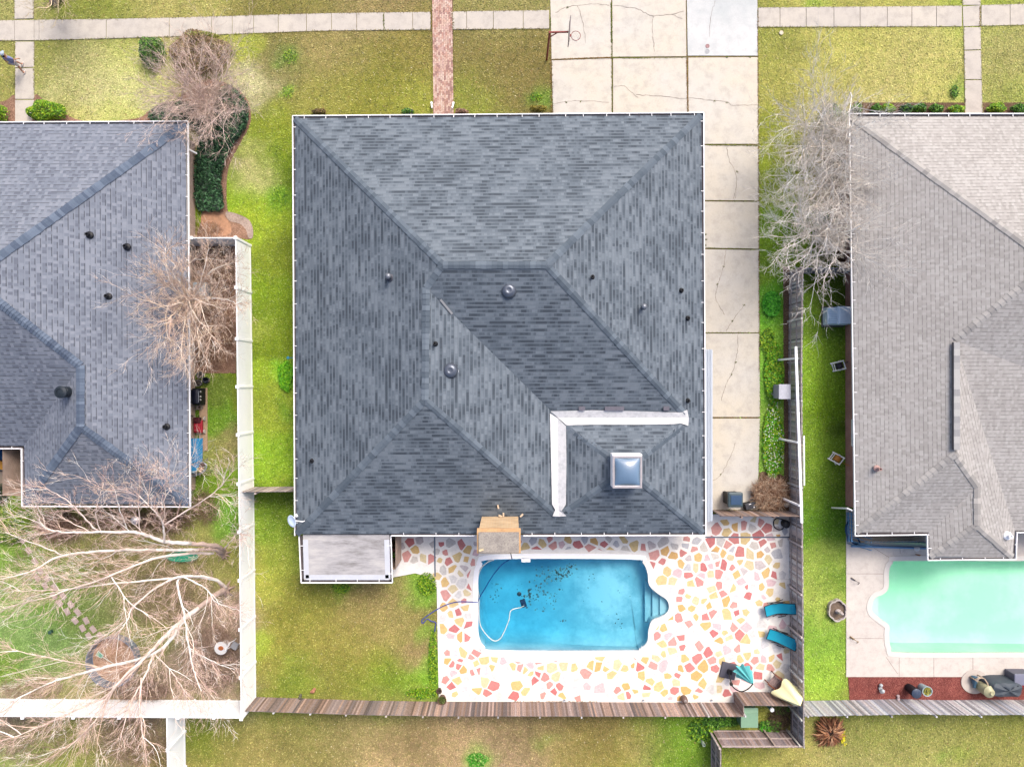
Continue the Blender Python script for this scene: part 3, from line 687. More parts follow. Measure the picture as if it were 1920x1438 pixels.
CM = [(112, 125, 138), (102, 115, 128), (122, 135, 148), (95, 108, 121)]
for l in [[NWc, T1], [NEc, T2], [T1, T2], [T3, T1], [T4, T3], [SWc, T4], [V2, T2], [V3, T4]]: caps(l, HM, CM, 0.29, 0.2)
for l in [[(1062, 799, 2.98), AP], [(1280, 799, 2.95), AP], [SEc, AP], [(1062, 958, 2.95), AP]]: caps(l, HM, CM, 0.29, 0.19)
gutter([(549, 218), (1319, 212)], HM, side=-1); gutter([(1319, 212), (1323, 1003)], HM, side=-1); gutter([(1323, 1003), (981, 1004)], HM, side=-1); gutter([(890, 1004), (733, 1004)], HM, side=-1); gutter([(553, 1004), (549, 218)], HM, side=-1)
wm = ccw(pxpoly([(530, 192), (1326, 184), (1326, 1018), (534, 1018)])); wm = [( -12.0, 15.0), (10.6, 15.1), (10.6, -8.2), (-12.0, -8.2)][::-1]
wm = ccw(wm); walls(wm, M_BRTAN, HM)
for a_, b_ in [((-10, -8.2), (-8, -8.2)), ((3, -8.2), (5.4, -8.2)), ((6.6, -8.2), (8.4, -8.2))]: window(a_, b_, HM, out=.06)
for a_, b_ in [((8, 15.05), (6, 15.05)), ((-4, 15.03), (-6, 15.03)), ((-8, 15.02), (-10, 15.02))]: window(a_, b_, HM, out=.06)
for a_, b_ in [((10.6, -4), (10.6, -2)), ((10.6, 3), (10.6, 5))]: window(a_, b_, HM, out=.06)
# white membrane valley around the pyramid
M_MEMB = concrete('membrane', A(246, 247, 250), A(196, 198, 204), A(252, 252, 252), 2.2)
def ribbon(pts_l, pts_r, lift, mat, parent, name, mid=None):
    mb = MB(); L = [P(*p_) + Vector((0, 0, lift)) for p_ in pts_l]; Rr = [P(*p_) + Vector((0, 0, lift)) for p_ in pts_r]
    if mid:
        Mi = [P(*p_) + Vector((0, 0, lift)) for p_ in mid]; n_ = len(L)
        mb.add(L + Mi + Rr, [(i, i + 1, n_ + i + 1, n_ + i) for i in range(n_ - 1)] + [(n_ + i, n_ + i + 1, 2 * n_ + i + 1, 2 * n_ + i) for i in range(n_ - 1)])
    else:
        n_ = len(L); mb.add(L + Rr, [(i, i + 1, n_ + i + 1, n_ + i) for i in range(n_ - 1)])
    return mb.build(name, mat, parent)
ribbon([(1032, 771, 3.0), (1110, 769, 3.02), (1200, 771, 3.0), (1262, 773, 3.0), (1278, 773, 2.97), (1288, 768, 2.95)],
       [(1062, 797, 3.01), (1110, 796, 3.02), (1200, 796, 3.02), (1264, 795, 3.02), (1275, 793, 3.0), (1290, 798, 2.95)], 0.045, M_MEMB, HM, 'valley_flashing',
       [(1046, 783, 2.86), (1110, 783, 2.86), (1200, 783, 2.87), (1263, 783, 2.88), (1277, 783, 2.88), (1291, 783, 2.87)])
ribbon([(1031, 775, 3.03), (1033, 860, 3.03), (1035, 945, 3.0), (1041, 955, 2.95), (1036, 967, 2.92)], [(1061, 799, 3.03), (1062, 860, 3.03), (1061, 945, 3.0), (1053, 957, 2.95), (1062, 967, 2.9)], 0.05, M_MEMB, HM, 'valley_flashing',
       [(1046, 784, 2.86), (1046, 860, 2.86), (1047, 945, 2.85), (1047, 956, 2.85), (1048, 968, 2.83)])
for xa, xb in [(1085, 1097), (1134, 1170), (1244, 1255)]:
    mb = MB(); p_, q_ = P(xa, 766, 3.15), P(xb, 766, 3.15); mb.bar(p_, q_, 0.24, 0.04); mb.build('loose_shingle', flat(A(120, 118, 130), 0.9), HM)
mb = MB(); p_, q_ = P(826, 562, 5.38), P(848, 589, 5.1); mb.bar(p_, q_, 0.12, 0.03); mb.build('valley_metal', flat(A(170, 172, 176), 0.5, 0.3), HM)
# skylight
sk = MB(); c = P(1174, 881, 4.35); sk.box(c, (1.66, 1.84, 0.66), bev=0.03); sko = sk.build('skylight', M_WHITE, HM)
mb = MB(); c2 = c + Vector((0, 0, .36))
for s_ in (-1, 1): mb.bar(c2 + Vector((s_ * .76, -.9, 0)), c2 + Vector((s_ * .76, .78, 0)), 0.1, 0.08); mb.bar(c2 + Vector((-.81, -.06 + s_ * .84, 0)), c2 + Vector((.81, -.06 + s_ * .84, 0)), 0.1, 0.082)
mb.build('frame', flat(A(206, 200, 204), 0.4, 0.2), sko)
mb = MB(); N = 14; vs = []
for j in range(N + 1):
    for i in range(N + 1):
        u, v = i / N * 2 - 1, j / N * 2 - 1; vs.append(c2 + Vector((u * .69, v * .74 - .05, 0.02 + .3 * ((1 - u ** 2) * (1 - v ** 2)) ** .55)))
mb.add(vs, [(j * (N + 1) + i, j * (N + 1) + i + 1, (j + 1) * (N + 1) + i + 1, (j + 1) * (N + 1) + i) for j in range(N) for i in range(N)])
mb.build('dome', flat(A(120, 150, 180), 0.06, 0.0, var=0.06, spec=0.9, coat=0.6), sko, smooth=True)
# chimney
ch = MB(); zt = 6.2; cu_ = MB()
x0, x1, yn, ys = -1.75, 0.36, -7.72, -8.86
fl = [((x1, yn), (x0, yn)), ((x0, yn), (x0, ys)), ((x0, ys), (x1, ys)), ((x1, ys), (x1, yn))]
for a_, b_ in fl:
    L = math.hypot(b_[0] - a_[0], b_[1] - a_[1]); ch.add([(*a_, 0), (*b_, 0), (*b_, zt), (*a_, zt)], [(0, 1, 2, 3)], 0, None, [[(0, 0), (L, 0), (L, zt), (0, zt)]])
cho = ch.build('chimney', M_CHIM, HM)
mb = MB(); mb.box(((x0 + x1) / 2, (yn + ys) / 2, zt + .0), (x1 - x0 + .2, ys * -1 + yn + .16, .18), bev=.02); mb.build('crown', M_CHIM if False else flat(A(236, 190, 140), .85, var=.3), cho)
MB().box(((x0 + x1) / 2, (yn + ys) / 2 - .06, zt + .14), (x1 - x0 + .02, ys * -1 + yn - .06, .14), bev=.02).build('chimney_cap', concrete('old_cap', A(178, 170, 162), A(104, 98, 94), A(200, 192, 180), 9), cho)
mb = MB(); mb.box((x0 + .14, ys + .14, zt + .26), (.24, .1, .08), .3, col=A(240, 222, 180)); mb.build('loose_brick', M_STONEV, cho)
for q_ in [((934, 950, 3.2), .2), ((944, 965, 3.05), .0), ((978, 966, 3.05), -.8), ((938, 967, 3.05), 1.2)]: mb = MB(); mb.box(P(*q_[0]), (.09, .22, .08), q_[1], col=A(238, 214, 184)); mb.build('loose_brick', M_STONEV, cho)
# vents
for a_ in [(954, 546, 5.25), (845, 695, 4.85)]: dome_vent(*a_, HM)
for a_ in [(816, 645, 5.3), (1110, 520, 4.95), (1277, 545, 3.0), (1289, 597, 2.85), (1289, 751, 2.85), (586, 864, 2.85)]: vent_pipe(*a_, HM, h=0.32, r=0.075)
for a_ in [(731, 521, 4.75), (1204, 577, 3.8)]:
    o = vent_pipe(*a_, HM, h=0.55, r=0.11, mat=flat(A(88, 90, 100), .4, .4)); b_ = P(*a_)
    MB().lathe([(0.16, .5), (.17, .56), (.1, .64), (.001, .66)], 16, b_).build('cap', flat(A(150, 156, 166), .35, .4), o, smooth=True)
# satellite dish
ds = MB(); foot = P(572, 976, 2.65); cen = P(549, 976, 3.1)
ds.tube([foot, foot + Vector((-.05, 0, .25)), cen + Vector((.12, 0, 0))], .03, 8); dso = ds.build('satellite_dish', M_WHITE, HM)
Mt = Matrix.Rotation(R(-28), 4, 'Y') @ Matrix.Rotation(R(12), 4, 'X')
MB().lathe([(0.001, .0), (.12, .012), (.22, .045), (.32, .09), (.33, .075), (.22, .03), (.12, -.005), (.001, -.02)], 28, cen, M=Mt, sy=1.12).build('reflector', flat((.48, .58, .72, 1), .35, var=.04), dso, smooth=True)
mb = MB(); mb.tube([cen + Vector((.05, .2, .0)), cen + Vector((.25, .28, .2)), cen + Vector((.3, .35, .25))], .025, 8); mb.box(cen + Vector((.3, .36, .26)), (.1, .18, .1), .5, bev=.02); mb.build('feed_arm', M_WHITE, dso)
# flat-roofed extension
M_FLATR = NT('flat_roof'); n = M_FLATR; p = n.pos(); pm = n.t.nodes.new('ShaderNodeMapping'); pm.inputs['Scale'].default_value = (0.35, 1.4, 1); n.l(p, pm.inputs[0])
f = n.noise(pm.outputs[0], 1.5, 6, .7); col = n.ramp(f, [(0.32, A(150, 147, 146)), (0.5, A(196, 194, 196)), (0.68, A(222, 219, 216))]); n.bump(f, .2, .02); M_FLATR = n.done(col, .8)
exp_ = [P(568, 1002, 2.35), P(730, 1002, 2.35), P(732, 1087, 2.35), P(570, 1087, 2.35)]
exo = MB().prism(ccw([(v.x, v.y) for v in exp_]), 2.12, 2.35).build('flat_roof', M_FLATR, HM)
mb = MB(); xx = [v.x for v in exp_]; yy = [v.y for v in exp_]
for a_, b_ in [((xx[0] + .15, yy[0] - .3), (xx[3] + .15, yy[3] + .1)), ((xx[1] - .15, yy[1] - .3), (xx[2] - .15, yy[2] + .1)), ((xx[3] + .1, yy[3] + .15), (xx[2] - .1, yy[3] + .15))]: mb.bar((*a_, 2.353), (*b_, 2.353), .3, .012)
mb.build('membrane_edge', flat(A(226, 230, 240), .6, var=.08), exo)
gutter([(733, 1004), (736, 1092)], HM, 2.3, side=-1, inward=.18); gutter([(736, 1092), (565, 1092)], HM, 2.3, side=-1, inward=.18); gutter([(565, 1092), (561, 1004)], HM, 2.3, side=-1, inward=.18)
walls(ccw([(-11.9, -8.2), (-6.9, -8.2), (-6.9, -11.0), (-11.9, -11.0)]), M_BRTAN, HM, 2.12); window((-10.4, -11.0), (-8.4, -11.0), HM, out=.06)
# ribbed side awning
aw = MB()
for i in range(4):
    X0 = P(1322 + i * 3.6, 700, 2.2).x; aw.bar((X0 + .06, P(0, 655, 2.2).y, 2.2 - .03 * i), (X0 + .06, P(0, 978, 2.2).y, 2.2 - .03 * i), .06, .1); aw.bar((X0 + .115, P(0, 656, 2.2).y, 2.16 - .03 * i), (X0 + .115, P(0, 977, 2.2).y, 2.16 - .03 * i), .05, .03)
aw.build('side_awning', flat(A(222, 232, 244), .4, var=.06), HM)
for y in (656, 730, 810, 890, 976): q_ = P(1333, y, 2.1); mb = MB(); mb.bar((10.62, q_.y, 1.75), (q_.x, q_.y, 2.08), .04, .04); mb.build('awning_bracket', M_TRIM, HM)
# faucet + slats at the front step
mb = MB(); b_ = P(541, 671, .55); mb.tube([b_ + Vector((.45, 0, .1)), b_, b_ + Vector((0, 0, -.12))], .025, 8); mb.lathe([(.09, 0), (.09, .03), (.02, .04)], 12, b_ + Vector((0, 0, .08)), col=None); mb.build('faucet', flat(A(60, 160, 190), .5), HM)

# ---- left house
HL = thing('house', 'house with a blue-grey slate coloured hipped shingle roof behind the white vinyl fence', 'house', P(100, 600, 0))
PKL = (-95, 540, 6.6); RN, RS = (0, 478, 6.05), (0, 570, 6.0)
def rowz(px_, z): return z
NE_, SE_ = (348, 232, e), (353, 946, e); Q1, Q2 = (150, 686, 4.75), (150, 800, 4.75)
PN_, PS_ = (-75, 528, 6.85), (-75, 515, 6.85)
NW_off = (-800, 236, e)
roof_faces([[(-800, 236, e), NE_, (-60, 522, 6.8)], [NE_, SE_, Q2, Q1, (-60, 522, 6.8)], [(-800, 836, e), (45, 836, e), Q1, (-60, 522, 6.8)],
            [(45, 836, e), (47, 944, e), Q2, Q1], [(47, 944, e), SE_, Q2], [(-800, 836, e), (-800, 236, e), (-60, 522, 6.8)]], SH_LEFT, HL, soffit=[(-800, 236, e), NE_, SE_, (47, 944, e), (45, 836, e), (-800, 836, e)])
CL = [(112, 127, 148), (102, 117, 138), (122, 137, 158), (94, 108, 130)]
for l in [[NE_, (-60, 522, 6.8)], [Q1, (-60, 522, 6.8)], [Q2, Q1], [SE_, Q2], [(47, 944, e), Q2]]: caps(l, HL, CL, 0.17, 0.24)
gutter([(-800, 234), (353, 228)], HL, side=-1, inward=.12); gutter([(353, 228), (357, 950)], HL, side=-1, inward=.1); gutter([(357, 950), (42, 949)], HL, side=-1, inward=.1); gutter([(42, 949), (41, 841)], HL, side=-1, inward=.1); gutter([(41, 841), (-700, 841)], HL, side=-1, inward=.1)
xe = P(366.5, 0).x
wl = [(-50, 15.0), (xe, 15.0), (xe, -6.6), (P(60, 0).x, -6.6), (P(60, 0).x, -3.2), (-50, -3.2)]
wl = ccw(wl); walls(wl, M_BRTAN, HL)
for a_, b_ in [((xe, 6), (xe, 7.6)), ((xe, -1), (xe, .5))]: window(a_, b_, HL, out=.05)
for a_ in [(168, 441, 4.55), (238, 463, 3.85), (203, 556, 4.15), (312, 800, 2.95)]: vent_pipe(*a_, HL, h=.26, r=.1)
b_ = P(125, 735, 4.45); mb = MB(); mb.lathe([(.3, -.1), (.3, .3), (.22, .34), (.24, .4), (.34, .42), (.34, .5), (.2, .56), (.19, .52), (.001, .55)], 24, b_); mb.build('roof_vent', flat(A(50, 60, 70), .5, .2), HL, smooth=True, auto=True)
def downspout(parent, top, mid, bot):
    mb = MB(); mb.tube([top, top + (mid - top) * .5, mid, bot], .05, 8); return mb.build('downspout', M_TRIM, parent)
downspout(HL, P(355, 281, 2.4), P(368, 288, 2.0), Vector((xe + .1, P(0, 288).y, .1)))
downspout(HL, P(356, 540, 2.4), P(362, 543, 2.1), Vector((xe + .08, P(0, 541).y, .1)))

# ---- right house
HR = thing('house', 'house with a pale beige hipped shingle roof beside the mint green pool', 'house', P(1800, 600, 0))
A1, A2, A3 = (1596, 219, e), (1605, 998, e), (2700, 219, e)
PK = (1972, 493, 5.9); B1, B2 = (1791, 638, 4.3), (1791, 852, 4.28); B3, B4 = (1833, 913, 3.42), (1833, 985, 3.35)
C1, C2, C3, C4 = (1741, 998, e), (1744, 1044, e), (1899, 1044, e), (1903, 995, e)
F1 = (2700, 995, e); PK2 = (2350, 493, 6.2)
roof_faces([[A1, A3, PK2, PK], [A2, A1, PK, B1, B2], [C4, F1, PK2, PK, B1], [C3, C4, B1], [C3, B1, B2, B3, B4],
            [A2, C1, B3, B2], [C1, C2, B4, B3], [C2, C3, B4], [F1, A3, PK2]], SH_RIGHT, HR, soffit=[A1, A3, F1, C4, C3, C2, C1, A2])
CRt = [(184, 181, 177), (194, 191, 187), (172, 169, 166), (202, 198, 193)]
for l in [[A1, PK], [PK, PK2], [B1, PK], [A2, B2], [B3, B2], [B4, B3], [C2, B4], [C3, B4]]: caps(l, HR, CRt, 0.3, 0.2, lift=.04)
mb = MB(); p_, q_ = P(1792, 642, 4.38), P(1792, 843, 4.38); mb.bar(p_, q_, .36, .08, 0); o = mb.build('ridge_vent', flat(A(96, 94, 96), .7), HR)
mb = MB(); L = (q_ - p_).length; k = 16
for i in range(k): y0 = p_.y - L * i / k; mb.box((p_.x + .02, y0 - L / k / 2, 4.44), (.33, L / k + .0, .03 + .008 * (i % 2)), col=A(*random.choice([(186, 186, 186), (170, 170, 172), (200, 200, 198)])))
mb.build('vent_cover', M_CAPV, o)
gutter([(1592, 214), (2700, 214)], HR, side=-1); gutter([(1603, 1004), (1592, 214)], HR, side=-1); gutter([(1741, 1002), (1602, 1004)], HR, side=-1); gutter([(1739, 1050), (1738, 1001)], HR, side=-1, inward=.16); gutter([(1904, 1048), (1739, 1050)], HR, side=-1, inward=.1); gutter([(1906, 998), (1904, 1049)], HR, side=-1, inward=.1); gutter([(2700, 998), (1905, 998)], HR, side=-1, inward=.14)
xw = P(1585, 0).x
walls(ccw([(xw, 15.1), (56, 15.1), (56, -7.6), (30.3, -7.6), (30.3, -8.4), (25.9, -8.4), (25.9, -7.6), (xw, -7.6)]), M_BRRED, HR)
for a_, b_ in [((xw, 3.2), (xw, 1.6)), ((xw, -2.2), (xw, -3.8))]: window(a_, b_, HR, out=.05)
for a_ in [(1644, 878, 3.0)]: vent_pipe(*a_, HR, h=.4, r=.09, mat=flat(A(214, 176, 168), .7))
vent_pipe(1889, 1004, 2.75, HR, h=.3, r=.12, mat=M_WHITE)
downspout(HR, P(1598, 957, 2.4), P(1589, 953, 2.2), Vector((xw - .9, P(0, 951).y, .12)))
# blue screened lean-to frame at the corner, under the eave
M_BLUE = flat(A(116, 168, 216), .5, var=.12); mb = MB()
pa, pb = P(1586, 963, .3), P(1592, 1012, .3); fr = []
sc = MB()
for y in np.linspace(962, 1018, 9): a_ = P(1588, y, .15); sc.bar(a_, Vector((a_.x + .55, a_.y, 1.9)), .04, .04)
for z, x in ((.15, 1588), (1.0, 1591), (1.9, 1596)): sc.bar(P(x, 960, z), P(x + 1, 1016, z), .05, .05)
for i in range(22): x = 1600 + i * 6.2; a_ = P(x, 1024, .12); sc.bar(a_, Vector((a_.x - .1, a_.y + .75, 1.95)), .035, .035)
sc.bar(P(1596, 1024, .12), P(1738, 1028, .12), .09, .09); sc.bar(P(1600, 1003, 1.98), P(1738, 1003, 1.98), .06, .06); sc.bar(P(1592, 1010, .1), P(1620, 1027, .1), .1, .1)
sc.build('screen_frame', M_BLUE, HR)
mb = MB(); a_, b_, c_, d_ = P(1600, 1023, .1), P(1737, 1026, .1), P(1737, 1026, .1) + Vector((-.1, .7, 1.85)), P(1600, 1023, .1) + Vector((-.1, .7, 1.85)); mb.add([a_, b_, c_, d_], [(0, 1, 2, 3)]); mb.build('screen_panel', flat(A(74, 84, 104), .4, var=.3, scale=3), HR)
mb = MB(); mb.tube(spline([P(1592, 975, .5), P(1586, 990, .9), P(1590, 1008, .5), P(1600, 1018, .3), P(1612, 1020, .15), P(1608, 1008, .3)], 6), .05, 6); mb.build('coiled_cable', flat(A(40, 84, 140), .5), HR)
# ---------------------------------------------------------------- fences
def wcol(base=(150, 138, 132)):
    k = random.choice([random.uniform(.72, 1.08), random.uniform(.9, 1.28)]); d = random.uniform(-8, 8)
    return A(*(min(240, max(50, v * 1.22 * k + q_)) for v, q_ in zip(base, (d, 0, -d))))
def wood_fence(t, pts, h, rail_side=0, base=(150, 138, 132), posts=(), rails=(.3, 1.0, 1.6), pw=.115, post_col=(176, 150, 140)):
    """pts: ground line in photo px; pickets stand side by side; rail_side +1 left / -1 right of the line"""
    W = [P(*p_) for p_ in pts]; mb = MB(); rb = MB(); pb = []
    for a_, b_ in zip(W[:-1], W[1:]):
        d = b_ - a_; L = d.length; d.normalize(); nn = Vector((-d.y, d.x, 0)); ang = math.atan2(d.y, d.x); k = int(L / pw)
        for i in range(k):
            c = a_ + d * (i + .5) * L / k; hh = h + random.uniform(-.03, .03)
            mb.box((c.x, c.y, hh / 2 + .02), (L / k - .008, .02, hh), ang + random.uniform(-.03, .03), col=wcol(base))
        if rail_side:
            for z in rails:
                rb.bar(a_ + nn * rail_side * .035 + Vector((0, 0, z)), b_ + nn * rail_side * .035 + Vector((0, 0, z)), .045, .09, col=A(*post_col))
    mb.build('picket_panel', M_WOODV, t)
    if rail_side: rb.build('rail', M_WOODV, t)
    s_ = rail_side or -1
    for p_ in posts:
        c = P(*p_); seg = min(range(len(W) - 1), key=lambda i: ((W[i] + W[i + 1]) / 2 - c).length); d = (W[seg + 1] - W[seg]).normalized(); nn = Vector((-d.y, d.x, 0))
        c = c + nn * s_ * .1
        MB().box((c.x, c.y, (h + .04) / 2), (.09, .09, h + .04), math.atan2(d.y, d.x), col=wcol(post_col)).build('post', M_WOODV, t)
    return t
f = thing('wood_fence', 'long weathered grey brown board fence along the back of the flagstone patio and lawn', 'fence', P(930, 1314))
wood_fence(f, [(478, 1306), (600, 1310), (700, 1313), (830, 1315), (1376, 1316), (1375, 1296), (1483, 1297)], 1.7, -1, (142, 124, 116), [(532, 1307), (598, 1309), (662, 1311), (734, 1313), (800, 1314), (864, 1315), (935, 1315), (1010, 1315), (1085, 1315), (1160, 1315), (1235, 1315), (1310, 1316), (1376, 1316)], post_col=(190, 182, 176))
f = thing('wood_fence', 'grey side fence with pale rails between the driveway yard and the beige roofed house', 'fence', P(1482, 940))
wood_fence(f, [(1480, 512), (1478, 700), (1479, 900), (1480, 1100), (1482, 1297), (1482, 1370)], 1.9, -1, (168, 160, 158), [(1480, y) for y in (512, 603, 680, 750, 829, 905, 1010, 1096, 1172, 1250, 1320)], rails=(.35, 1.15, 1.85), post_col=(206, 192, 186))
f = thing('wood_gate', 'short dark grey board gate closing the side yard against the beige shingled house', 'gate', P(1535, 512))
wood_fence(f, [(1481, 513), (1584, 513)], 1.9, 1, (120, 122, 132), [(1512, 513), (1555, 513)], post_col=(150, 146, 148))
f = thing('wood_fence', 'silver grey board fence behind the red mulch bed of the right neighbour', 'fence', P(1700, 1312))
wood_fence(f, [(1484, 1314), (1580, 1312), (1690, 1310), (1770, 1312), (1860, 1311), (1990, 1312)], 1.8, -1, (168, 166, 172), [(x, 1312) for x in (1490, 1560, 1640, 1720, 1800, 1880)], post_col=(190, 190, 192))
f = thing('wood_fence', 'low corner of boarded fence with pale rails around the green utility box', 'fence', P(1420, 1372))
wood_fence(f, [(1482, 1369), (1336, 1369)], 1.85, -1, (140, 124, 122), [(1430, 1369), (1474, 1369)], rails=(.1, .95, 1.8), post_col=(214, 196, 188))
W_ = thing('wood_fence', 'boarded fence with pale rails running down to the bottom edge of the picture', 'fence', P(1335, 1440))
wood_fence(W_, [(1334, 1371), (1334, 1520)], 1.85, -1, (132, 120, 122), [(1334, 1371), (1334, 1460)], rails=(.1, .95, 1.8), post_col=(206, 192, 186))
f = thing('wood_gate', 'brown plank gate between the end of the driveway and the flagstone patio', 'gate', P(1405, 956))
wood_fence(f, [(1334, 956), (1478, 957)], 1.75, -1, (150, 130, 120), [(1372, 956), (1430, 956)], post_col=(150, 130, 120))
f = thing('wood_fence', 'short stub of grey board fence joining the main house to the white fence', 'fence', P(510, 913))
wood_fence(f, [(473, 913), (566, 912)], 1.8, -1, (160, 146, 140), [(500, 913)], post_col=(160, 146, 140))

M_VINYL = flat((.82, .83, .84, 1), .4, var=.03, scale=3)
wf = thing('vinyl_fence', 'white vinyl privacy fence around the left neighbour back yard', 'fence', P(478, 900))
def vinyl(pts, h, posts):
    W = [P(*p_) for p_ in pts]
    for a_, b_ in zip(W[:-1], W[1:]):
        m = MB(); u = Vector((0, 0, 1)); d = (b_ - a_).normalized(); nn = Vector((-d.y, d.x, 0)); L = (b_ - a_).length
        m.bar(a_ + u * (h / 2 + .03), b_ + u * (h / 2 + .03), .035, h - .1)
        for z in (.1, h): m.bar(a_ + u * z, b_ + u * z, .06, .14)
        for i in range(int(L / .18)):
            q_ = a_ + d * (i + .5) * .18
            for s_ in (-1, 1): m.bar(q_ + nn * s_ * .018 + u * .2, q_ + nn * s_ * .018 + u * (h - .1), .012, .004, up=nn)
        m.build('panel', M_VINYL, wf)
    for p_ in posts:
        c = P(*p_); m = MB(); m.box((c.x, c.y, (h + .08) / 2), (.14, .14, h + .08), bev=.012); m.box((c.x, c.y, h + .1), (.2, .2, .05), bev=.015)
        m.build('post', M_VINYL, wf)
vinyl([(362, 461), (470, 461), (473, 700), (477, 1000), (480, 1313)], 2.1, [(391, 461), (470, 461)] + [(470 + (y - 461) * .0118, y) for y in (549, 640, 725, 810, 897, 982, 1068, 1155, 1240)] + [(480, 1313)])
vinyl([(480, 1313), (200, 1311), (-60, 1309)], 2.0, [(x, 1312) for x in (430, 366, 262, 180, 90, 5)])
vinyl([(346, 1312), (350, 1540)], 2.0, [(348, 1370), (349, 1436)])

# white post-and-beam frame beside the fence
fr = thing('steel_frame', 'white steel frame of posts and long beam over the weedy side strip', 'frame', P(1462, 800))
for (x, y) in ((1458, 675), (1459, 822), (1462, 932)):
    b_ = P(x, y); MB().bar(b_, b_ + Vector((0, 0, 2.75)), .1, .1, up=(0, 1, 0)).build('post', M_WHITE, fr)
a_, b_ = P(1495, 655, 2.8), P(1503, 978, 2.8); MB().bar(P(1492, 650, 2.75), P(1503, 980, 2.75), .13, .1).build('beam', M_WHITE, fr)
b2 = thing('white_board', 'long thin white board lying along the top of the grey side fence', 'board', P(1507, 860, 1.95)); MB().bar(P(1507.5, 817, 1.97), P(1508, 910, 1.97), .07, .04).build('plank', M_WHITE, b2)
wp = MB(); wp.tube([P(1727, 1337, 1.3) , P(1880, 1334, 1.35)], .035, 8); o = wp.build('white_pipe', M_WHITE); tag(o, 'thin white pipe fixed along the silver grey back fence', 'pipe')

# ---------------------------------------------------------------- bare trees
def T_(c): return tuple(min(.66, v * 1.4) for v in A(*c)[:3]) + (1,)
def grow_twigs(mb, start, d, length, rad, depth, cols_, droop=0.0, spread=.7, kids=(3, 5), wander=.22, flatten=1.0):
    seg = 5 if depth else 4; pts = [start.copy()]; dd = d.normalized(); st = length / seg
    for i in range(seg):
        dd = (dd + Vector((random.gauss(0, wander), random.gauss(0, wander), random.gauss(0, wander) * flatten + (.05 - droop)))).normalized()
        q_ = pts[-1] + dd * st
        if q_.z < .15: q_.z = .15
        pts.append(q_)
    mb.tube(pts, [rad * (1 - .7 * i / seg) for i in range(seg + 1)], 3 if rad < .03 else 6, col=T_(random.choice(cols_)), cap=False)
    if depth <= 0: return
    for _ in range(random.randint(*kids)):
        i = random.randint(1, seg); b_ = pts[i]; base = (pts[i] - pts[i - 1]).normalized()
        r_ = Vector((random.gauss(0, 1), random.gauss(0, 1), random.gauss(0, 1) * flatten)); r_ = (r_ - base * r_.dot(base)).normalized()
        grow_twigs(mb, b_, (base + r_ * spread * random.uniform(.5, 1.2)), length * random.uniform(.45, .72), max(.006, rad * (1 - .7 * i / seg) * .7), depth - 1, cols_, droop, spread, kids, wander, flatten)
C_PALE = [(252, 238, 228), (244, 226, 214), (254, 248, 242), (232, 210, 196)]
C_TWIG = [(232, 202, 182), (214, 184, 166), (244, 222, 206), (200, 166, 150), (238, 216, 184)]
C_PINK = [(230, 198, 192), (212, 178, 172), (242, 218, 212), (196, 164, 156)]
def limb_tree(t, limbs, tw, cols_l, cols_t, crown_name='crown', sub=0):
    """limbs: list of (points [(px,py,z)], r0, r1); tw: (twigs per metre, length, depth, r)"""
    tm = MB(); cm = MB()
    for pts, r0, r1 in limbs:
        W = spline([P(*p_) for p_ in pts], 6); n_ = len(W)
        W = [w + Vector((random.gauss(0, .02), random.gauss(0, .02), 0)) for w in W]
        rr_ = [(r0 + (r1 - r0) * i / (n_ - 1)) * random.uniform(.88, 1.12) for i in range(n_)]; k_ = 0
        if W[0].z < .5 and r0 > .1:                                          # older rough bark and a root flare at the foot
            k_ = max(2, n_ // 4); rr_[0] *= 1.7; rr_[1] *= 1.25; tm.tube(W[:k_ + 1], rr_[:k_ + 1], 10, col=A(226, 200, 186))
            for q_ in range(6): a_ = q_ * 1.05 + random.random() * .5; d_ = Vector((math.cos(a_), math.sin(a_), 0)); tm.tube([W[0] + Vector((0, 0, .25)), W[0] + d_ * r0 * 1.8 + Vector((0, 0, .08)), W[0] + d_ * r0 * 3.4 + Vector((0, 0, -.02))], [r0 * .7, r0 * .4, r0 * .15], 6, col=A(210, 182, 166))
        tm.tube(W[k_:], rr_[k_:], 8, col=T_(random.choice(cols_l)), cap=True)
        L = sum((W[i + 1] - W[i]).length for i in range(n_ - 1)); cnt = int(L * tw[0])
        for _ in range(int(L * sub + random.random())):                   # secondary boughs sweeping the way the limb goes
            i = random.randint(int(n_ * .35), n_ - 2); base = (W[i + 1] - W[i]).normalized(); sd = Vector((-base.y, base.x, random.uniform(-.1, .3))) * random.choice((-1, 1))
            grow_twigs(cm, W[i], base + sd * random.uniform(.4, .9), random.uniform(1.5, 2.8), random.uniform(.018, .03), 3, cols_l[:3] + cols_t[:2], flatten=.35, wander=.15, spread=.55, kids=(3, 4))
        for _ in range(cnt):
            s_ = random.random() ** .75; i = min(n_ - 2, int(s_ * (n_ - 1))); base = (W[i + 1] - W[i]).normalized()
            r_ = Vector((random.gauss(0, 1), random.gauss(0, 1), random.gauss(0, .5))).normalized()
            grow_twigs(cm, W[i], base * 1.1 + r_ * .8, tw[1] * random.uniform(.5, 1.25), tw[3], tw[2], cols_t, flatten=.5, wander=tw[4] if len(tw) > 4 else .16)
        grow_twigs(cm, W[-1], (W[-1] - W[-2]), tw[1] * 1.2, tw[3], tw[2], cols_t, flatten=.5, wander=.14)
    tm.build('trunk', M_TWIG, t, smooth=True); cm.build(crown_name, M_TWIG, t)
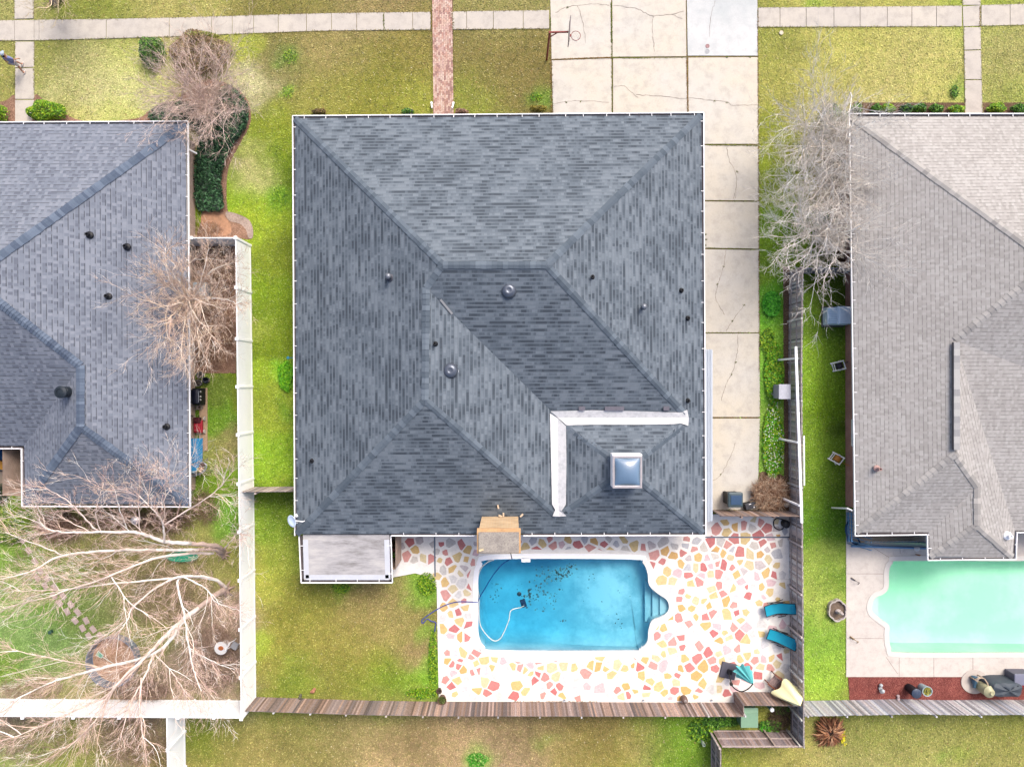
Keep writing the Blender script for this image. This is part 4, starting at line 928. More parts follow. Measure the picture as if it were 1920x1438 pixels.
# great spreading tree in the left back yard
def thin(l): return [(p_, a_ * .72, b_ * .6) for p_, a_, b_ in l]
t1 = thing('bare_tree', 'large bare spreading tree, its upper limbs crossing below the slate roof', 'tree', P(420, 1036))
limb_tree(t1, thin([
    ([(420, 1036, 0), (408, 1024, 1.6), (360, 1019, 3.2), (307, 1015, 4.2), (268, 1001, 4.9), (215, 997, 5.4), (125, 998, 5.9), (85, 990, 6.3), (70, 962, 6.6)], .2, .04),
    ([(420, 1038, 0.1), (400, 1030, 1.8), (330, 1031, 3.4), (220, 1031, 4.6), (115, 1043, 5.5), (60, 1070, 6), (0, 1086, 6.4)], .17, .04),
    ([(118, 1042, 5.5), (78, 1024, 5.8), (10, 998, 6.3)], .06, .03), ([(400, 1036, 1.5), (300, 1044, 4), (205, 1080, 5), (100, 1115, 5.6), (0, 1143, 6)], .12, .03),
    ([(308, 1016, 4.2), (306, 985, 5), (296, 965, 5.5), (262, 930, 6.2)], .09, .03), ([(307, 985, 5), (345, 960, 5.4), (400, 925, 5.8), (440, 880, 6.3)], .07, .02),
    ([(185, 998, 5.5), (150, 962, 6), (128, 940, 6.4), (85, 915, 6.8)], .06, .02), ([(237, 990, 5), (225, 955, 5.6), (214, 915, 6.2)], .05, .02), ([(262, 998, 4.9), (260, 940, 5.7), (262, 890, 6.4)], .05, .02),
    ([(190, 1000, 5.4), (180, 960, 6), (195, 905, 6.6)], .04, .015), ([(307, 985, 5), (310, 930, 5.8), (315, 880, 6.4)], .04, .015), ([(420, 1030, 1), (440, 1005, 2.4), (452, 1000, 3)], .05, .02)]),
    (4.2, 1.1, 2, .0125), C_PALE, C_TWIG + C_PINK, sub=.6)
t2 = thing('bare_tree', 'large bare tree with thick pale trunk leaning over the round tank', 'tree', P(425, 1103))
limb_tree(t2, thin([
    ([(425, 1103, 0), (395, 1122, 1.6), (345, 1160, 3), (300, 1203, 4), (265, 1238, 4.8), (215, 1288, 5.6), (170, 1350, 6.4)], .25, .05),
    ([(345, 1162, 3), (295, 1222, 4.1), (200, 1250, 5), (130, 1268, 5.6), (90, 1282, 6), (0, 1325, 6.6)], .14, .04),
    ([(288, 1228, 4.2), (270, 1270, 4.8), (245, 1318, 5.4), (225, 1385, 6.1)], .1, .03), ([(424, 1100, .2), (395, 1085, 1.6), (335, 1085, 3), (345, 1150, 4), (355, 1218, 4.8), (365, 1262, 5.3), (378, 1295, 5.7)], .11, .03),
    ([(424, 1101, .3), (390, 1082, 1.8), (320, 1086, 3.4), (252, 1135, 4.4), (238, 1165, 5), (210, 1195, 5.4)], .13, .03), ([(265, 1242, 4.8), (200, 1302, 5.5), (120, 1342, 6), (60, 1368, 6.4), (0, 1390, 6.8)], .08, .03),
    ([(215, 1288, 5.6), (178, 1350, 6.2), (125, 1404, 6.8)], .06, .02), ([(265, 1270, 5), (262, 1330, 5.8), (272, 1400, 6.4)], .06, .02), ([(330, 1083, 3), (240, 1092, 4.5), (110, 1105, 5.4), (30, 1108, 6)], .09, .03),
    ([(340, 1080, 3), (385, 1102, 3.5), (405, 1128, 3.8), (450, 1145, 4.2)], .06, .02), ([(355, 1215, 4.8), (400, 1240, 5), (440, 1255, 5.4)], .04, .02), ([(290, 1225, 4.2), (330, 1270, 4.6), (350, 1305, 5)], .05, .02), ([(210, 1082, 5), (240, 1125, 5.2), (285, 1160, 5.2)], .05, .02),
    ([(190, 1252, 5), (130, 1240, 5.6), (60, 1225, 6), (20, 1218, 6.3)], .05, .02)]),
    (4.2, 1.1, 2, .0125), C_PALE, C_TWIG + C_PINK, sub=.6)
# bare crape-myrtle like tree between the left house and its fence
def radial_tree(t, base, hub, n_, rx, ry, z0, z1, cols_l, cols_t, tw, r0=.07, cx=0, cy=0, wig=.12, sub=0, scat=.06):
    limbs = []; hx, hy, hz = hub
    for i in range(n_):
        a_ = 2 * math.pi * (i + random.uniform(-.3, .3)) / n_; k = random.uniform(.55, 1.0)
        ex, ey = hx + cx + rx * k * math.cos(a_), hy + cy + ry * k * math.sin(a_); z = random.uniform(z0, z1)
        m = (hx + (ex - hx) * .5 + random.gauss(0, rx * wig), hy + (ey - hy) * .5 + random.gauss(0, ry * wig), hz + (z - hz) * .6)
        s0 = (hx + random.gauss(0, rx * scat), hy + random.gauss(0, ry * scat), hz * random.uniform(.75, 1.05)); base_ = (base[0] + (s0[0] - base[0]) * .35, base[1] + (s0[1] - base[1]) * .35, hz * .3)
        limbs.append(([base_, s0, m, (ex, ey, z)] if scat > .1 else [s0, m, (ex, ey, z)], r0 * random.uniform(.6, 1), .012))
    limbs.insert(0, ([(base[0], base[1], 0), ((base[0] + hx) / 2, (base[1] + hy) / 2, hz * .5), (hx, hy, hz)], r0 * 2, r0 * 1.2))
    limb_tree(t, limbs, tw, cols_l, cols_t, sub=sub)
t3 = thing('bare_tree', 'bare pale twiggy tree leaning over the slate roof beside the air conditioner', 'tree', P(383, 568))
radial_tree(t3, (383, 568), (354, 562, 3.3), 22, 98, 122, 3.9, 5.6, [(246, 232, 216), (236, 214, 190), (250, 242, 236)], C_TWIG + [(238, 220, 206), (226, 196, 170)], (5.5, 1.0, 2, .013), .055, sub=.3)
t4 = thing('bare_tree', 'rounded bare brown twiggy tree over the front bed of the slate roofed house', 'tree', P(398, 195))
radial_tree(t4, (398, 200), (385, 188, 1.6), 24, 98, 92, 2.2, 3.4, [(236, 214, 198), (226, 206, 196)], [(232, 208, 192), (222, 196, 182), (240, 222, 208), (210, 184, 166), (226, 202, 198)], (5, .85, 2, .012, .2), .035, cx=-12, cy=-10, sub=.2, scat=.22)
for i, (bx, by, hx, hy, lab) in enumerate([(1563, 262, 1545, 255, 'bare grey twiggy tree at the front corner of the beige roofed house'), (1566, 350, 1552, 345, 'bare tangled tree in the middle of the row along the beige roofed house'), (1562, 440, 1545, 438, 'bare tangled tree beside the short grey gate at the beige roofed house')]):
    t_ = thing('bare_tree', lab, 'tree', P(bx, by), group='bare trees along the right house wall')
    radial_tree(t_, (bx, by), (hx, hy, 2.2), 20, 88, 84, 2.8, 4.4, [(248, 242, 236), (240, 230, 220), (252, 248, 244)], [(250, 244, 236), (244, 234, 224), (232, 220, 206), (246, 242, 226), (216, 200, 186)], (3.0, .75, 2, .018, .32), .045, sub=.35, scat=.3, cx=-6 - 12 * (i == 2), cy=-8 if i == 0 else 6, wig=.16)
t5 = thing('bare_tree', 'thin bare tree reaching in over the front lawn at the upper left', 'tree', P(100, -45))
radial_tree(t5, (100, -45), (97, -30, 1.8), 14, 45, 48, 2.2, 3.6, C_TWIG, [(200, 186, 150), (214, 196, 160), (186, 170, 140)], (2.5, .8, 2, .009), .03, cy=10)

# ---------------------------------------------------------------- leafy bushes
G_DARK = [(40, 82, 50), (28, 62, 40), (62, 112, 66), (88, 138, 92), (22, 48, 34)]
G_MID = [(70, 130, 30), (50, 104, 24), (104, 164, 44), (34, 78, 20), (132, 190, 60)]
G_LIME = [(120, 180, 20), (96, 156, 14), (160, 206, 30), (66, 120, 16), (186, 214, 50)]
G_OLIVE = [(110, 120, 60), (140, 140, 80), (90, 100, 50), (160, 150, 100)]
def leaves(mb, n_, pos_fn, size, cols_, tilt=.9, long=1.6):
    for _ in range(n_):
        c = pos_fn(); s_ = size * random.uniform(.6, 1.4); a_ = random.random() * 6.28
        u = Vector((math.cos(a_), math.sin(a_), random.uniform(-tilt, tilt) * .6)); w = Vector((-math.sin(a_), math.cos(a_), random.uniform(-tilt, tilt)))
        u = u.normalized() * s_ * long * .5; w = w.normalized() * s_ * .5
        mb.add([c - u, c + w * .8, c + u, c - w * .8], [(0, 1, 2, 3)], col=A(*random.choice(cols_)))
def bush(name, label, cat, px_, py_, rx, ry, h, n_, cols_, size=.09, group=None, lump=.18, z0=0):
    c = P(px_, py_, z0); t = thing(name, label, cat, c, group=group); mb = MB(); rx, ry = rx / 30, ry / 30
    lumps = [(random.random() * 6.28, random.uniform(.3, .9), random.uniform(.7, 1.2)) for _ in range(9)]
    def f():
        a_ = random.random() * 6.28; v = random.random() ** .5
        k = 1 + lump * math.sin(3 * a_ + lumps[0][0]) * .5 + lump * math.sin(5 * a_ + lumps[1][0]) * .5
        x, y = v * math.cos(a_) * rx * k, v * math.sin(a_) * ry * k
        zt_ = h * math.sqrt(max(0, 1 - v * v * .85)); zt_ *= 1 + lump * math.sin(x * 7 / rx * .5 + lumps[2][0]) * math.cos(y * 7 / ry * .5 + lumps[3][0])
        return c + Vector((x, y, zt_ * random.uniform(.35, 1.0) ** .45 if random.random() < .85 else zt_ * random.random()))
    leaves(mb, n_, f, size, cols_); mb.build('foliage', M_LEAF, t)
    sm = MB()
    for _ in range(7):
        a_ = random.random() * 6.28; sm.tube([c, c + Vector((math.cos(a_) * rx * .25, math.sin(a_) * ry * .25, h * .4)), c + Vector((math.cos(a_) * rx * .6, math.sin(a_) * ry * .6, h * .75))], [.02, .015, .008], 5, col=A(120, 96, 76), cap=False)
    sm.build('stem', M_TWIG, t); return t
bush('boxwood_shrub', 'bright green clipped shrub right of the front path at the slate roofed house', 'shrub', 94, 213, 36, 19, .9, 2600, G_LIME, .07, 'clipped shrubs by the front path')
bush('boxwood_shrub', 'bright green clipped shrub left of the front path, cut by the left picture edge', 'shrub', 2, 216, 19, 18, .9, 1500, G_LIME, .07, 'clipped shrubs by the front path')
bush('evergreen_shrub', 'upright dark green shrub at the left side of the rounded bare tree', 'shrub', 292, 104, 23, 27, 1.2, 2200, G_MID + [(96, 120, 70), (120, 130, 80)], .08)
bush('evergreen_shrub', 'yellow green shrub at the top of the bed by the sidewalk', 'shrub', 380, 76, 30, 12, .8, 1300, [(150, 160, 50), (120, 140, 40), (170, 160, 80)], .08)
bush('brown_hedge', 'rounded brown winter hedge behind the bare front tree', 'hedge', 378, 108, 56, 42, 1.1, 5200, [(160, 130, 100), (140, 110, 84), (180, 150, 116), (120, 96, 70), (150, 140, 80)], .075)
bush('evergreen_shrub', 'yellow green shrub at the lower left corner of the slate roof', 'shrub', 30, 985, 44, 30, 1.0, 2600, [(150, 180, 50), (120, 160, 50), (90, 130, 40), (180, 200, 80)], .09)
bush('dark_shrub', 'dark green shrub beside the concrete pad at the left picture edge', 'shrub', -2, 922, 24, 22, 1.0, 1500, [(40, 60, 44), (56, 80, 56), (30, 44, 34), (80, 100, 76)], .08)
for i, (x, y, rx, ry, cs, lab) in enumerate([(1604, 205, 9, 8, G_MID, 'small green shrub at the corner end of the bed above the beige roof'), (1640, 206, 9, 7, G_MID, 'small green shrub second from the corner in the bed above the beige roof'), (1662, 206, 12, 8, G_LIME, 'small bushy green shrub nearest the middle of the bed above the beige roof'), (1697, 207, 11, 9, G_DARK + G_MID, 'small dark green shrub in the middle of the bed above the beige roof'),
        (1722, 205, 12, 8, G_MID, 'small green shrub just right of the dark one above the beige roof'), (1752, 207, 13, 8, G_MID, 'low green shrub left of the yellow one above the beige roof'), (1790, 208, 15, 8, G_LIME, 'low yellow green shrub just left of the right front path'),
        (1865, 205, 17, 9, G_LIME, 'lime green shrub just right of the right front path'), (1908, 207, 16, 9, G_MID, 'dark mottled shrub at the right picture edge above the beige roof')]):
    bush('low_shrub', lab, 'shrub', x, y, rx, ry, .45, 520, cs, .08, 'low shrubs in the bed above the beige roof')
bush('understory_shrub', 'dark green shrub showing through the upper bare trees by the right house', 'shrub', 1553, 235, 27, 30, 1.5, 1900, G_MID + G_OLIVE, .09)
bush('understory_shrub', 'dark green shrub showing through the middle bare trees by the right house', 'shrub', 1560, 320, 22, 40, 1.3, 1900, G_DARK + G_OLIVE, .09)
bush('understory_shrub', 'green shrub beneath the lowest bare tree near the grey gate', 'shrub', 1545, 430, 22, 34, 1.0, 1500, G_MID + G_DARK, .09)
for x, y, r_, lab in [(600, 211, 13, 'small brown plant at the eave left of the brick walk'), (765, 211, 12, 'small dark green plant at the eave just left of the brick walk'), (865, 211, 12, 'small reddish plant at the eave just right of the brick walk'), (1010, 205, 16, 'yellow brown grassy plant at the corner of the driveway')]:
    bush('eave_plant', lab, 'plant', x, y, r_, 5, .35, 260, {600: [(120, 96, 60), (90, 80, 40), (150, 130, 70)], 765: G_MID + [(60, 80, 90)], 865: [(170, 130, 110), (140, 110, 90)], 1010: [(150, 140, 30), (180, 160, 60), (120, 110, 30)]}[x], .07)
bush('weed_clump', 'bright green weed clump growing against the west wall of the charcoal roofed house', 'plant', 537, 705, 14, 28, .4, 1300, [(110, 200, 10), (90, 170, 10), (150, 220, 20)], .08)
bush('weed_clump', 'bright green weed clump on the dry lawn at the bottom edge', 'plant', 895, 1424, 19, 15, .22, 900, [(70, 180, 20), (90, 200, 40), (50, 140, 20), (190, 225, 120)], .06)
# ---- stuff: ground covers
def in_poly_fn(poly, zf):
    xs = [p[0] for p in poly]; ys = [p[1] for p in poly]
    def f():
        for _ in range(200):
            x, y = random.uniform(min(xs), max(xs)), random.uniform(min(ys), max(ys))
            if inpoly(np.array([x]), np.array([y]), poly)[0]: return Vector((x, y, zf(x, y)))
        return Vector((x, y, 0))
    return f
ivy = [(v.x, v.y) for v in spline([P(*p_) for p_ in [(418, 170), (440, 168), (462, 190), (470, 215), (462, 245), (440, 275), (424, 310), (418, 345), (422, 392), (395, 398), (372, 388), (372, 300), (378, 262), (360, 240), (300, 236), (285, 215), (330, 195), (385, 200)]], 5, True)]
mb = MB(); leaves(mb, 9500, in_poly_fn(ivy, lambda x, y: (.32 + .22 * vnoise(np.array(x), np.array(y), 1.1, 2)) * random.uniform(.4, 1) ** .5), .1, G_DARK, .9, 2.4)
tag(mb.build('ground_cover', M_LEAF), 'dark green leafy ground cover filling the curved front bed', 'ground cover', kind='stuff')
def brush(label, name, areas, cols_, ln=.5, rad=.007, up=.5):
    mb = MB()
    for (px_, py_, rx, ry, n_, h) in areas:
        for _ in range(n_):
            a_ = random.random() * 6.28; k = random.random() ** .5; c = P(px_ + rx * k * math.cos(a_), py_ + ry * k * math.sin(a_), random.uniform(.02, h))
            d = Vector((random.gauss(0, 1), random.gauss(0, 1), abs(random.gauss(0, up)))).normalized(); l = ln * random.uniform(.4, 1.3)
            m = c + d * l * .5 + Vector((random.gauss(0, .05), random.gauss(0, .05), 0)); e_ = c + d * l + Vector((0, 0, -l * .2)); e_.z = max(e_.z, .03)
            mb.tube([c, m, e_], [rad, rad * .8, rad * .5], 3, col=A(*random.choice(cols_)), cap=False)
    return tag(mb.build(name, M_TWIG), label, 'brush', kind='stuff')
brush('brown dead brush along the back wall of the slate roofed house', 'dead_brush', [(110, 985, 42, 26, 1500, .7), (215, 975, 60, 20, 900, .5), (310, 975, 50, 22, 900, .5), (385, 950, 25, 30, 500, .4)], [(176, 140, 124), (150, 116, 98), (196, 164, 146), (120, 92, 76)], .6)
brush('tangled pinkish twigs on the ground by the white fence corner', 'fallen_twigs', [(400, 1235, 48, 60, 2300, .3), (255, 1295, 60, 18, 1200, .5), (250, 1380, 60, 50, 1300, .25), (60, 1380, 70, 50, 900, .2), (300, 1120, 60, 50, 700, .2), (150, 1050, 130, 60, 1200, .2), (60, 1290, 60, 20, 500, .2)], [(196, 164, 146), (176, 144, 124), (214, 190, 172), (156, 124, 106)], .55, .006, .25)
brush('brown leafless undergrowth between the slate roofed house and the white fence', 'undergrowth', [(400, 520, 40, 62, 2600, .6), (400, 630, 40, 60, 1500, .4), (392, 430, 22, 12, 250, .2)], [(196, 160, 138), (170, 130, 108), (214, 186, 166), (130, 100, 84), (206, 176, 140)], .4)
brush('dead brown fern heap at the end of the driveway strip', 'dead_fern', [(1445, 927, 32, 28, 2600, .6)], [(232, 198, 166), (206, 164, 130), (244, 220, 192), (170, 124, 96)], .5, .014, .6)
brush('dark twigs and roots beside the green utility box', 'root_tangle', [(1462, 1345, 20, 24, 900, .3), (1572, 340, 26, 120, 1500, .8)], [(110, 88, 72), (150, 124, 100), (80, 64, 54)], .4)
mb = MB()
for px_, py_, rx, ry, n_, cs, sz in [(1447, 570, 17, 24, 1500, [(70, 175, 20), (50, 140, 20), (100, 200, 50)], .09), (1452, 700, 18, 60, 3200, G_LIME + [(110, 205, 40)], .09), (1450, 830, 20, 68, 4200, G_LIME + [(110, 205, 40), (90, 190, 30)], .09),
        (1440, 640, 14, 25, 500, G_LIME, .08), (1355, 1352, 40, 10, 1300, G_MID, .09), (1445, 1362, 22, 12, 1100, G_MID + [(70, 180, 30)], .1), (1465, 1330, 15, 10, 400, G_MID, .09), (1320, 1368, 30, 24, 900, G_LIME + G_MID, .08), (640, 1102, 16, 10, 250, G_LIME, .07), (800, 1095, 18, 22, 900, G_LIME, .07), (812, 1240, 9, 60, 900, G_LIME, .07), (790, 1300, 30, 10, 500, G_LIME, .07), (545, 107, 15, 14, 130, G_LIME, .06), (540, 172, 11, 13, 70, G_LIME, .06), (1006, 182, 12, 8, 120, G_LIME, .07), (1790, 172, 8, 12, 150, G_MID, .07), (605, 1290, 20, 12, 0, G_MID, .07), (524, 375, 16, 24, 150, G_LIME, .06)]:
    leaves(mb, n_, lambda: (lambda a_, k: P(px_ + rx * k * math.cos(a_), py_ + ry * k * math.sin(a_), random.uniform(.02, .22)))(random.random() * 6.28, random.random() ** .6), sz, cs)
tag(mb.build('weeds', M_LEAF), 'bright green weeds in the side strip and along the lawn edges', 'weeds', kind='stuff')
mb = MB()
for px_, py_, rx, ry, n_ in [(1450, 835, 20, 66, 210), (1452, 760, 14, 25, 30)]:
    leaves(mb, n_, lambda: (lambda a_, k: P(px_ + rx * k * math.cos(a_), py_ + ry * k * math.sin(a_), random.uniform(.18, .28)))(random.random() * 6.28, random.random() ** .6), .07, [(250, 250, 236), (240, 244, 220)], .3, 1.0)
tag(mb.build('wildflowers', M_LEAF), 'tiny white wildflowers among the weeds of the side strip', 'flowers', kind='stuff')
# weeds and dirt in the driveway joints
mb = MB()
for a_, b_, n_, cs in [((1146.5, 5), (1147, 80), 420, 0), ((1147, 85), (1148, 213), 160, 0), ((1036, 112), (1147, 108.5), 380, 1), ((1147, 108.5), (1210, 109), 160, 0), ((1210, 109), (1288, 108), 50, 0), ((1288, 110), (1290, 213), 330, 1), ((1362, 107), (1364, 107), 25, 0), ((1405, 107), (1407, 108), 20, 0), ((1325, 272), (1420, 273), 230, 0), ((1325, 377), (1423, 378), 60, 0), ((1325, 465), (1424, 468), 120, 0), ((1325, 624), (1424, 624), 90, 0), ((1325, 783), (1424, 783), 120, 1), ((1032, 60), (1034, 213), 160, 1), ((1421, 20), (1424, 700), 700, 1), ((1032, 35), (1032, 56), 40, 0), ((719, 25), (720, 58), 60, 0), ((808, 20), (809, 56), 60, 1), ((848, 20), (848, 56), 30, 1), ((1838, 12), (1838, 50), 60, 1), ((960, 1315), (1120, 1315), 120, 1)]:
    for _ in range(n_ * 2):
        t = random.random(); p_ = P(a_[0] + (b_[0] - a_[0]) * t + random.gauss(0, .7), a_[1] + (b_[1] - a_[1]) * t + random.gauss(0, .7), random.uniform(.05, .08))
        leaves(mb, 1, lambda: p_, .035, [(120, 130, 40), (100, 110, 40), (140, 150, 50)] if cs == 0 else [(180, 130, 70), (150, 110, 60), (120, 120, 50)])
for q_ in [(1363, 193), (1340, 190), (1382, 322), (1357, 500), (1345, 533), (1395, 572), (1373, 602), (1380, 679), (1372, 702), (1088, 191), (1062, 192), (1064, 15), (1323, 440), (1324, 450), (1323, 460), (1351, 889)]:
    for _ in range(16):
        p_ = P(q_[0] + random.gauss(0, 1), q_[1] + random.gauss(0, .8), .06); leaves(mb, 1, lambda: p_, .035, [(120, 120, 50), (100, 110, 40)])
tag(mb.build('joint_weeds', M_LEAF), 'small weeds and dirt in the joints of the driveway slabs', 'weeds', kind='stuff')
# dead palm stump by the fence corner
dp = thing('dead_palm', 'dead orange brown palm with a dark hollow heart below the grey fence corner', 'palm', P(1552, 1368))
c = P(1552, 1368); mb = MB()
for i in range(420):
    a_ = random.random() * 6.28; r0 = random.uniform(.12, .5); L = random.uniform(.35, .75); c0 = c + Vector((math.cos(a_) * r0, math.sin(a_) * r0, random.uniform(.15, .5)))
    d = Vector((math.cos(a_ + random.gauss(0, .25)), math.sin(a_ + random.gauss(0, .25)), -.25)); s_ = Vector((-d.y, d.x, random.uniform(-.5, .5))) * random.uniform(.02, .05); e_ = c0 + d * L; e_.z = max(.03, e_.z)
    mb.add([c0 - s_ * .5, c0 + s_ * .5, (c0 + e_) / 2 + s_ + Vector((0, 0, .05)), e_, (c0 + e_) / 2 - s_ + Vector((0, 0, .05))], [(0, 1, 2, 3, 4)], col=A(*random.choice([(214, 158, 116), (190, 128, 90), (232, 184, 142), (150, 98, 70), (120, 80, 60)])))
mb.build('dead_frond', M_LEAF, dp); mb = MB(); mb.lathe([(.3, 0), (.26, .3), (.12, .32), (.05, .15)], 16, c, col=A(60, 44, 38))
for i in range(60):
    a_ = random.random() * 6.28; c0 = c + Vector((random.gauss(0, .2), random.gauss(0, .2), .25)); mb.tube([c0, c0 + Vector((math.cos(a_) * .4, math.sin(a_) * .4, random.uniform(0, .2)))], [.014, .006], 4, col=A(*random.choice([(96, 72, 64), (130, 100, 90), (60, 46, 42)])))
mb.build('trunk', M_TWIG, dp); mb = MB(); leaves(mb, 90, lambda: P(1581 + random.gauss(0, 3), 1384 + random.gauss(0, 5), random.uniform(.15, .3)), .09, [(230, 220, 20), (250, 235, 30)]); mb.build('yellow_frond', M_LEAF, dp)
# ---------------------------------------------------------------- loose objects
def mat(r, g, b, rough=.5, metal=0.0, var=.1, **k): return flat(A(r, g, b), rough, metal, var=var, **k)
def loc(mb, nm, m, t, smooth=False): return mb.build(nm, m, t, smooth=smooth, world=False, auto=smooth)
M_RUSTRED = mat(160, 70, 64, .6)
# basketball hoop
b_ = P(1025, 113); t = thing('basketball_hoop', 'rusty red basketball hoop standing at the edge of the driveway', 'basketball hoop', b_)
mb = MB(); mb.tube([(0, 0, 0), (0, 0, 3.1), (0, 0, 3.2)], .06, 10); mb.bar((0, 0, 3.15), (1.08, .02, 3.15), .07, .09); mb.bar((0, 0, 2.6), (.45, .01, 3.1), .04, .05); loc(mb, 'pole', M_RUSTRED, t)
mb = MB(); mb.box((1.13, .02, 3.2), (.04, 1.35, .9), -.06); loc(mb, 'backboard', mat(120, 106, 112, .4), t)
mb = MB(); mb.tube([(1.52 + .27 * math.cos(a), -.12 + .27 * math.sin(a), 3.0) for a in np.linspace(0, 6.28, 25)[:-1]], .016, 6, closed=True); mb.bar((1.14, -.1, 3.0), (1.27, -.1, 3.0), .14, .04); loc(mb, 'rim', M_RUSTRED, t)
mb = MB()
for i in range(12):
    a = i * .5236; mb.tube([(1.52 + .26 * math.cos(a), -.12 + .26 * math.sin(a), 2.99), (1.52 + .18 * math.cos(a + .3), -.12 + .18 * math.sin(a + .3), 2.75), (1.52 + .14 * math.cos(a), -.12 + .14 * math.sin(a), 2.55)], .006, 4)
loc(mb, 'net', M_WHITE, t)
def disc(name, lab, cat, px_, py_, r, h, m, group=None, prof=None):
    t = MB(); t.lathe(prof or [(r, 0), (r, h), (r * .8, h + .008), (r * .75, h), (.001, h)], 20); o = t.build(name, m, smooth=True, auto=True); o.location = P(px_, py_, .046); return tag(o, lab, cat, group)
disc('drain_cover', 'small reddish round drain cover in the pale new slab of the driveway', 'drain cover', 1326.5, 87, .13, .012, mat(190, 150, 150, .8))
disc('drain_cover', 'small grey round drain cover at the lower edge of the pale new slab', 'drain cover', 1326, 97, .15, .012, mat(196, 198, 200, .8), prof=[(.15, 0), (.15, .012), (.11, .012), (.1, .004), (.05, .004), (.045, .012), (.001, .012)])
o = disc('cleanout_cap', 'small white round cleanout cap in the grass below the right sidewalk', 'pipe cap', 1465, 62, .13, .06, mat(240, 226, 200, .6)); o.location.z = 0
for i, (x, lab) in enumerate([(809.5, 'short white marker post left of the brick walk at the eave'), (850.5, 'short white marker post right of the brick walk at the eave')]):
    m = MB(); m.bar((0, .3, .1), (.06 * (1 if i == 0 else -1), -.1, .3), .08, .08); m.box((0, .3, .08), (.12, .12, .16), bev=.02); o = m.build('marker_post', M_WHITE); o.location = P(x, 204); tag(o, lab, 'post', 'white marker posts by the brick walk')
# pots
def pot(lab, px_, py_, r, h, c, fill, group=None, name='plant_pot', z=.05):
    t = thing(name, lab, 'pot', P(px_, py_, z), group=group); mb = MB(); mb.lathe([(r * .7, 0), (r * .85, h * .5), (r, h * .92), (r * 1.05, h), (r * .9, h), (r * .86, h * .8), (.001, h * .78)], 24); loc(mb, 'pot_body', mat(*c, .7), t, True)
    mb = MB(); leaves(mb, 220, lambda: (lambda a, k: Vector((r * .8 * k * math.cos(a), r * .8 * k * math.sin(a), h * random.uniform(.78, 1.02))))(random.random() * 6.28, random.random() ** .5), .06, fill); loc(mb, 'filling', M_LEAF, t); return t
pot('brown pot of dead plants below the corner of the flat grey roof', 741, 1017, .25, .4, (110, 84, 60), [(120, 96, 70), (90, 72, 50), (150, 120, 90)])
pot('dark pot with green leaves below the brown one beside the flat grey roof', 740, 1037, .2, .36, (70, 66, 50), G_MID)
pot('small brown pot at the left corner where lawn meets patio', 824, 1292, .17, .25, (120, 96, 78), [(60, 44, 36), (90, 70, 56)])
pot('large brown pot with green shoots against the board fence at the patio corner', 830, 1307, .27, .4, (124, 98, 80), [(110, 130, 60), (90, 110, 50), (70, 60, 44)])
t = thing('urn', 'small grey brown lidded urn on the patio against the back fence', 'urn', P(1281, 1307, .05)); mb = MB(); mb.lathe([(.16, 0), (.2, .12), (.2, .3), (.14, .42), (.17, .46), (.1, .5), (.04, .56), (.001, .57)], 20); loc(mb, 'body', mat(130, 104, 96, .6), t, True)
mb = MB(); mb.lathe([(.09, .5), (.1, .52), (.001, .58)], 16); loc(mb, 'lid', mat(170, 160, 156, .5), t, True)
# cantilever umbrella, folded
t = thing('cantilever_umbrella', 'folded aqua cantilever umbrella on a square black weighted base', 'umbrella', P(1365, 1256, .05))
def rel(v): return Vector(v) - t.location
mb = MB(); mb.box((0, 0, .07), (.98, .98, .13), R(-13), bev=.05); mb.bar((-.44, .1, .135), (.0, 0, .135), .03, .015); loc(mb, 'base', mat(104, 102, 114, .6), t)
mb = MB(); mb.box((0.03, -.03, .2), (.28, .28, .2), R(-13), bev=.04); mb.tube(spline([rel(P(*q_)) for q_ in [(1366, 1257, .2), (1369, 1272, 1.2), (1375, 1288, 2.2), (1390, 1296, 2.7), (1404, 1290, 2.78), (1412, 1281, 2.7)]], 6), .035, 8); mb.box(rel(P(1371, 1282, 1.7)), (.14, .14, .2)); loc(mb, 'arm', M_BLACK, t, True)
ap = rel(P(1411, 1281, 2.65)); mb = MB(); n_ = 40; prof = [(0.04, 0), (.13, -.3), (.25, -.8), (.37, -1.3), (.46, -1.65)]; vs = []
for r_, z in prof:
    for j in range(n_): a = 2 * math.pi * j / n_; q_ = r_ * (1 + .32 * math.cos(8 * a)); vs.append(ap + Vector((q_ * math.cos(a), q_ * math.sin(a) * .8, z + (.08 * math.cos(8 * a) if z < -1.5 else 0))))
mb.add(vs, [(i * n_ + j, i * n_ + (j + 1) % n_, (i + 1) * n_ + (j + 1) % n_, (i + 1) * n_ + j) for i in range(4) for j in range(n_)]); loc(mb, 'canopy', mat(120, 232, 236, .7, var=.06), t, True)
# yellow umbrella
t = thing('patio_umbrella', 'half folded pale yellow umbrella in the corner of the patio by the grey fence', 'umbrella', P(1466, 1284, .05)); n_ = 48; vs = []
for r_, z in [(.02, 2.55), (.22, 2.15), (.42, 1.75), (.62, 1.35), (.8, 1.0)]:
    for j in range(n_): a = 2 * math.pi * j / n_; q_ = r_ * (1 + .34 * abs(math.cos(2 * a + .5)) ** 3 - .1 * abs(math.sin(2 * a + .5))); vs.append(Vector((q_ * math.cos(a + .4) * .95, q_ * math.sin(a + .4) * .72, z - .22 * (r_ > .7) * abs(math.cos(2 * a + .5)) ** 3)))
mb = MB(); mb.add(vs, [(i * n_ + j, i * n_ + (j + 1) % n_, (i + 1) * n_ + (j + 1) % n_, (i + 1) * n_ + j) for i in range(4) for j in range(n_)]); loc(mb, 'canopy', flat((.74, .70, .40, 1), .7, var=.05), t, True)
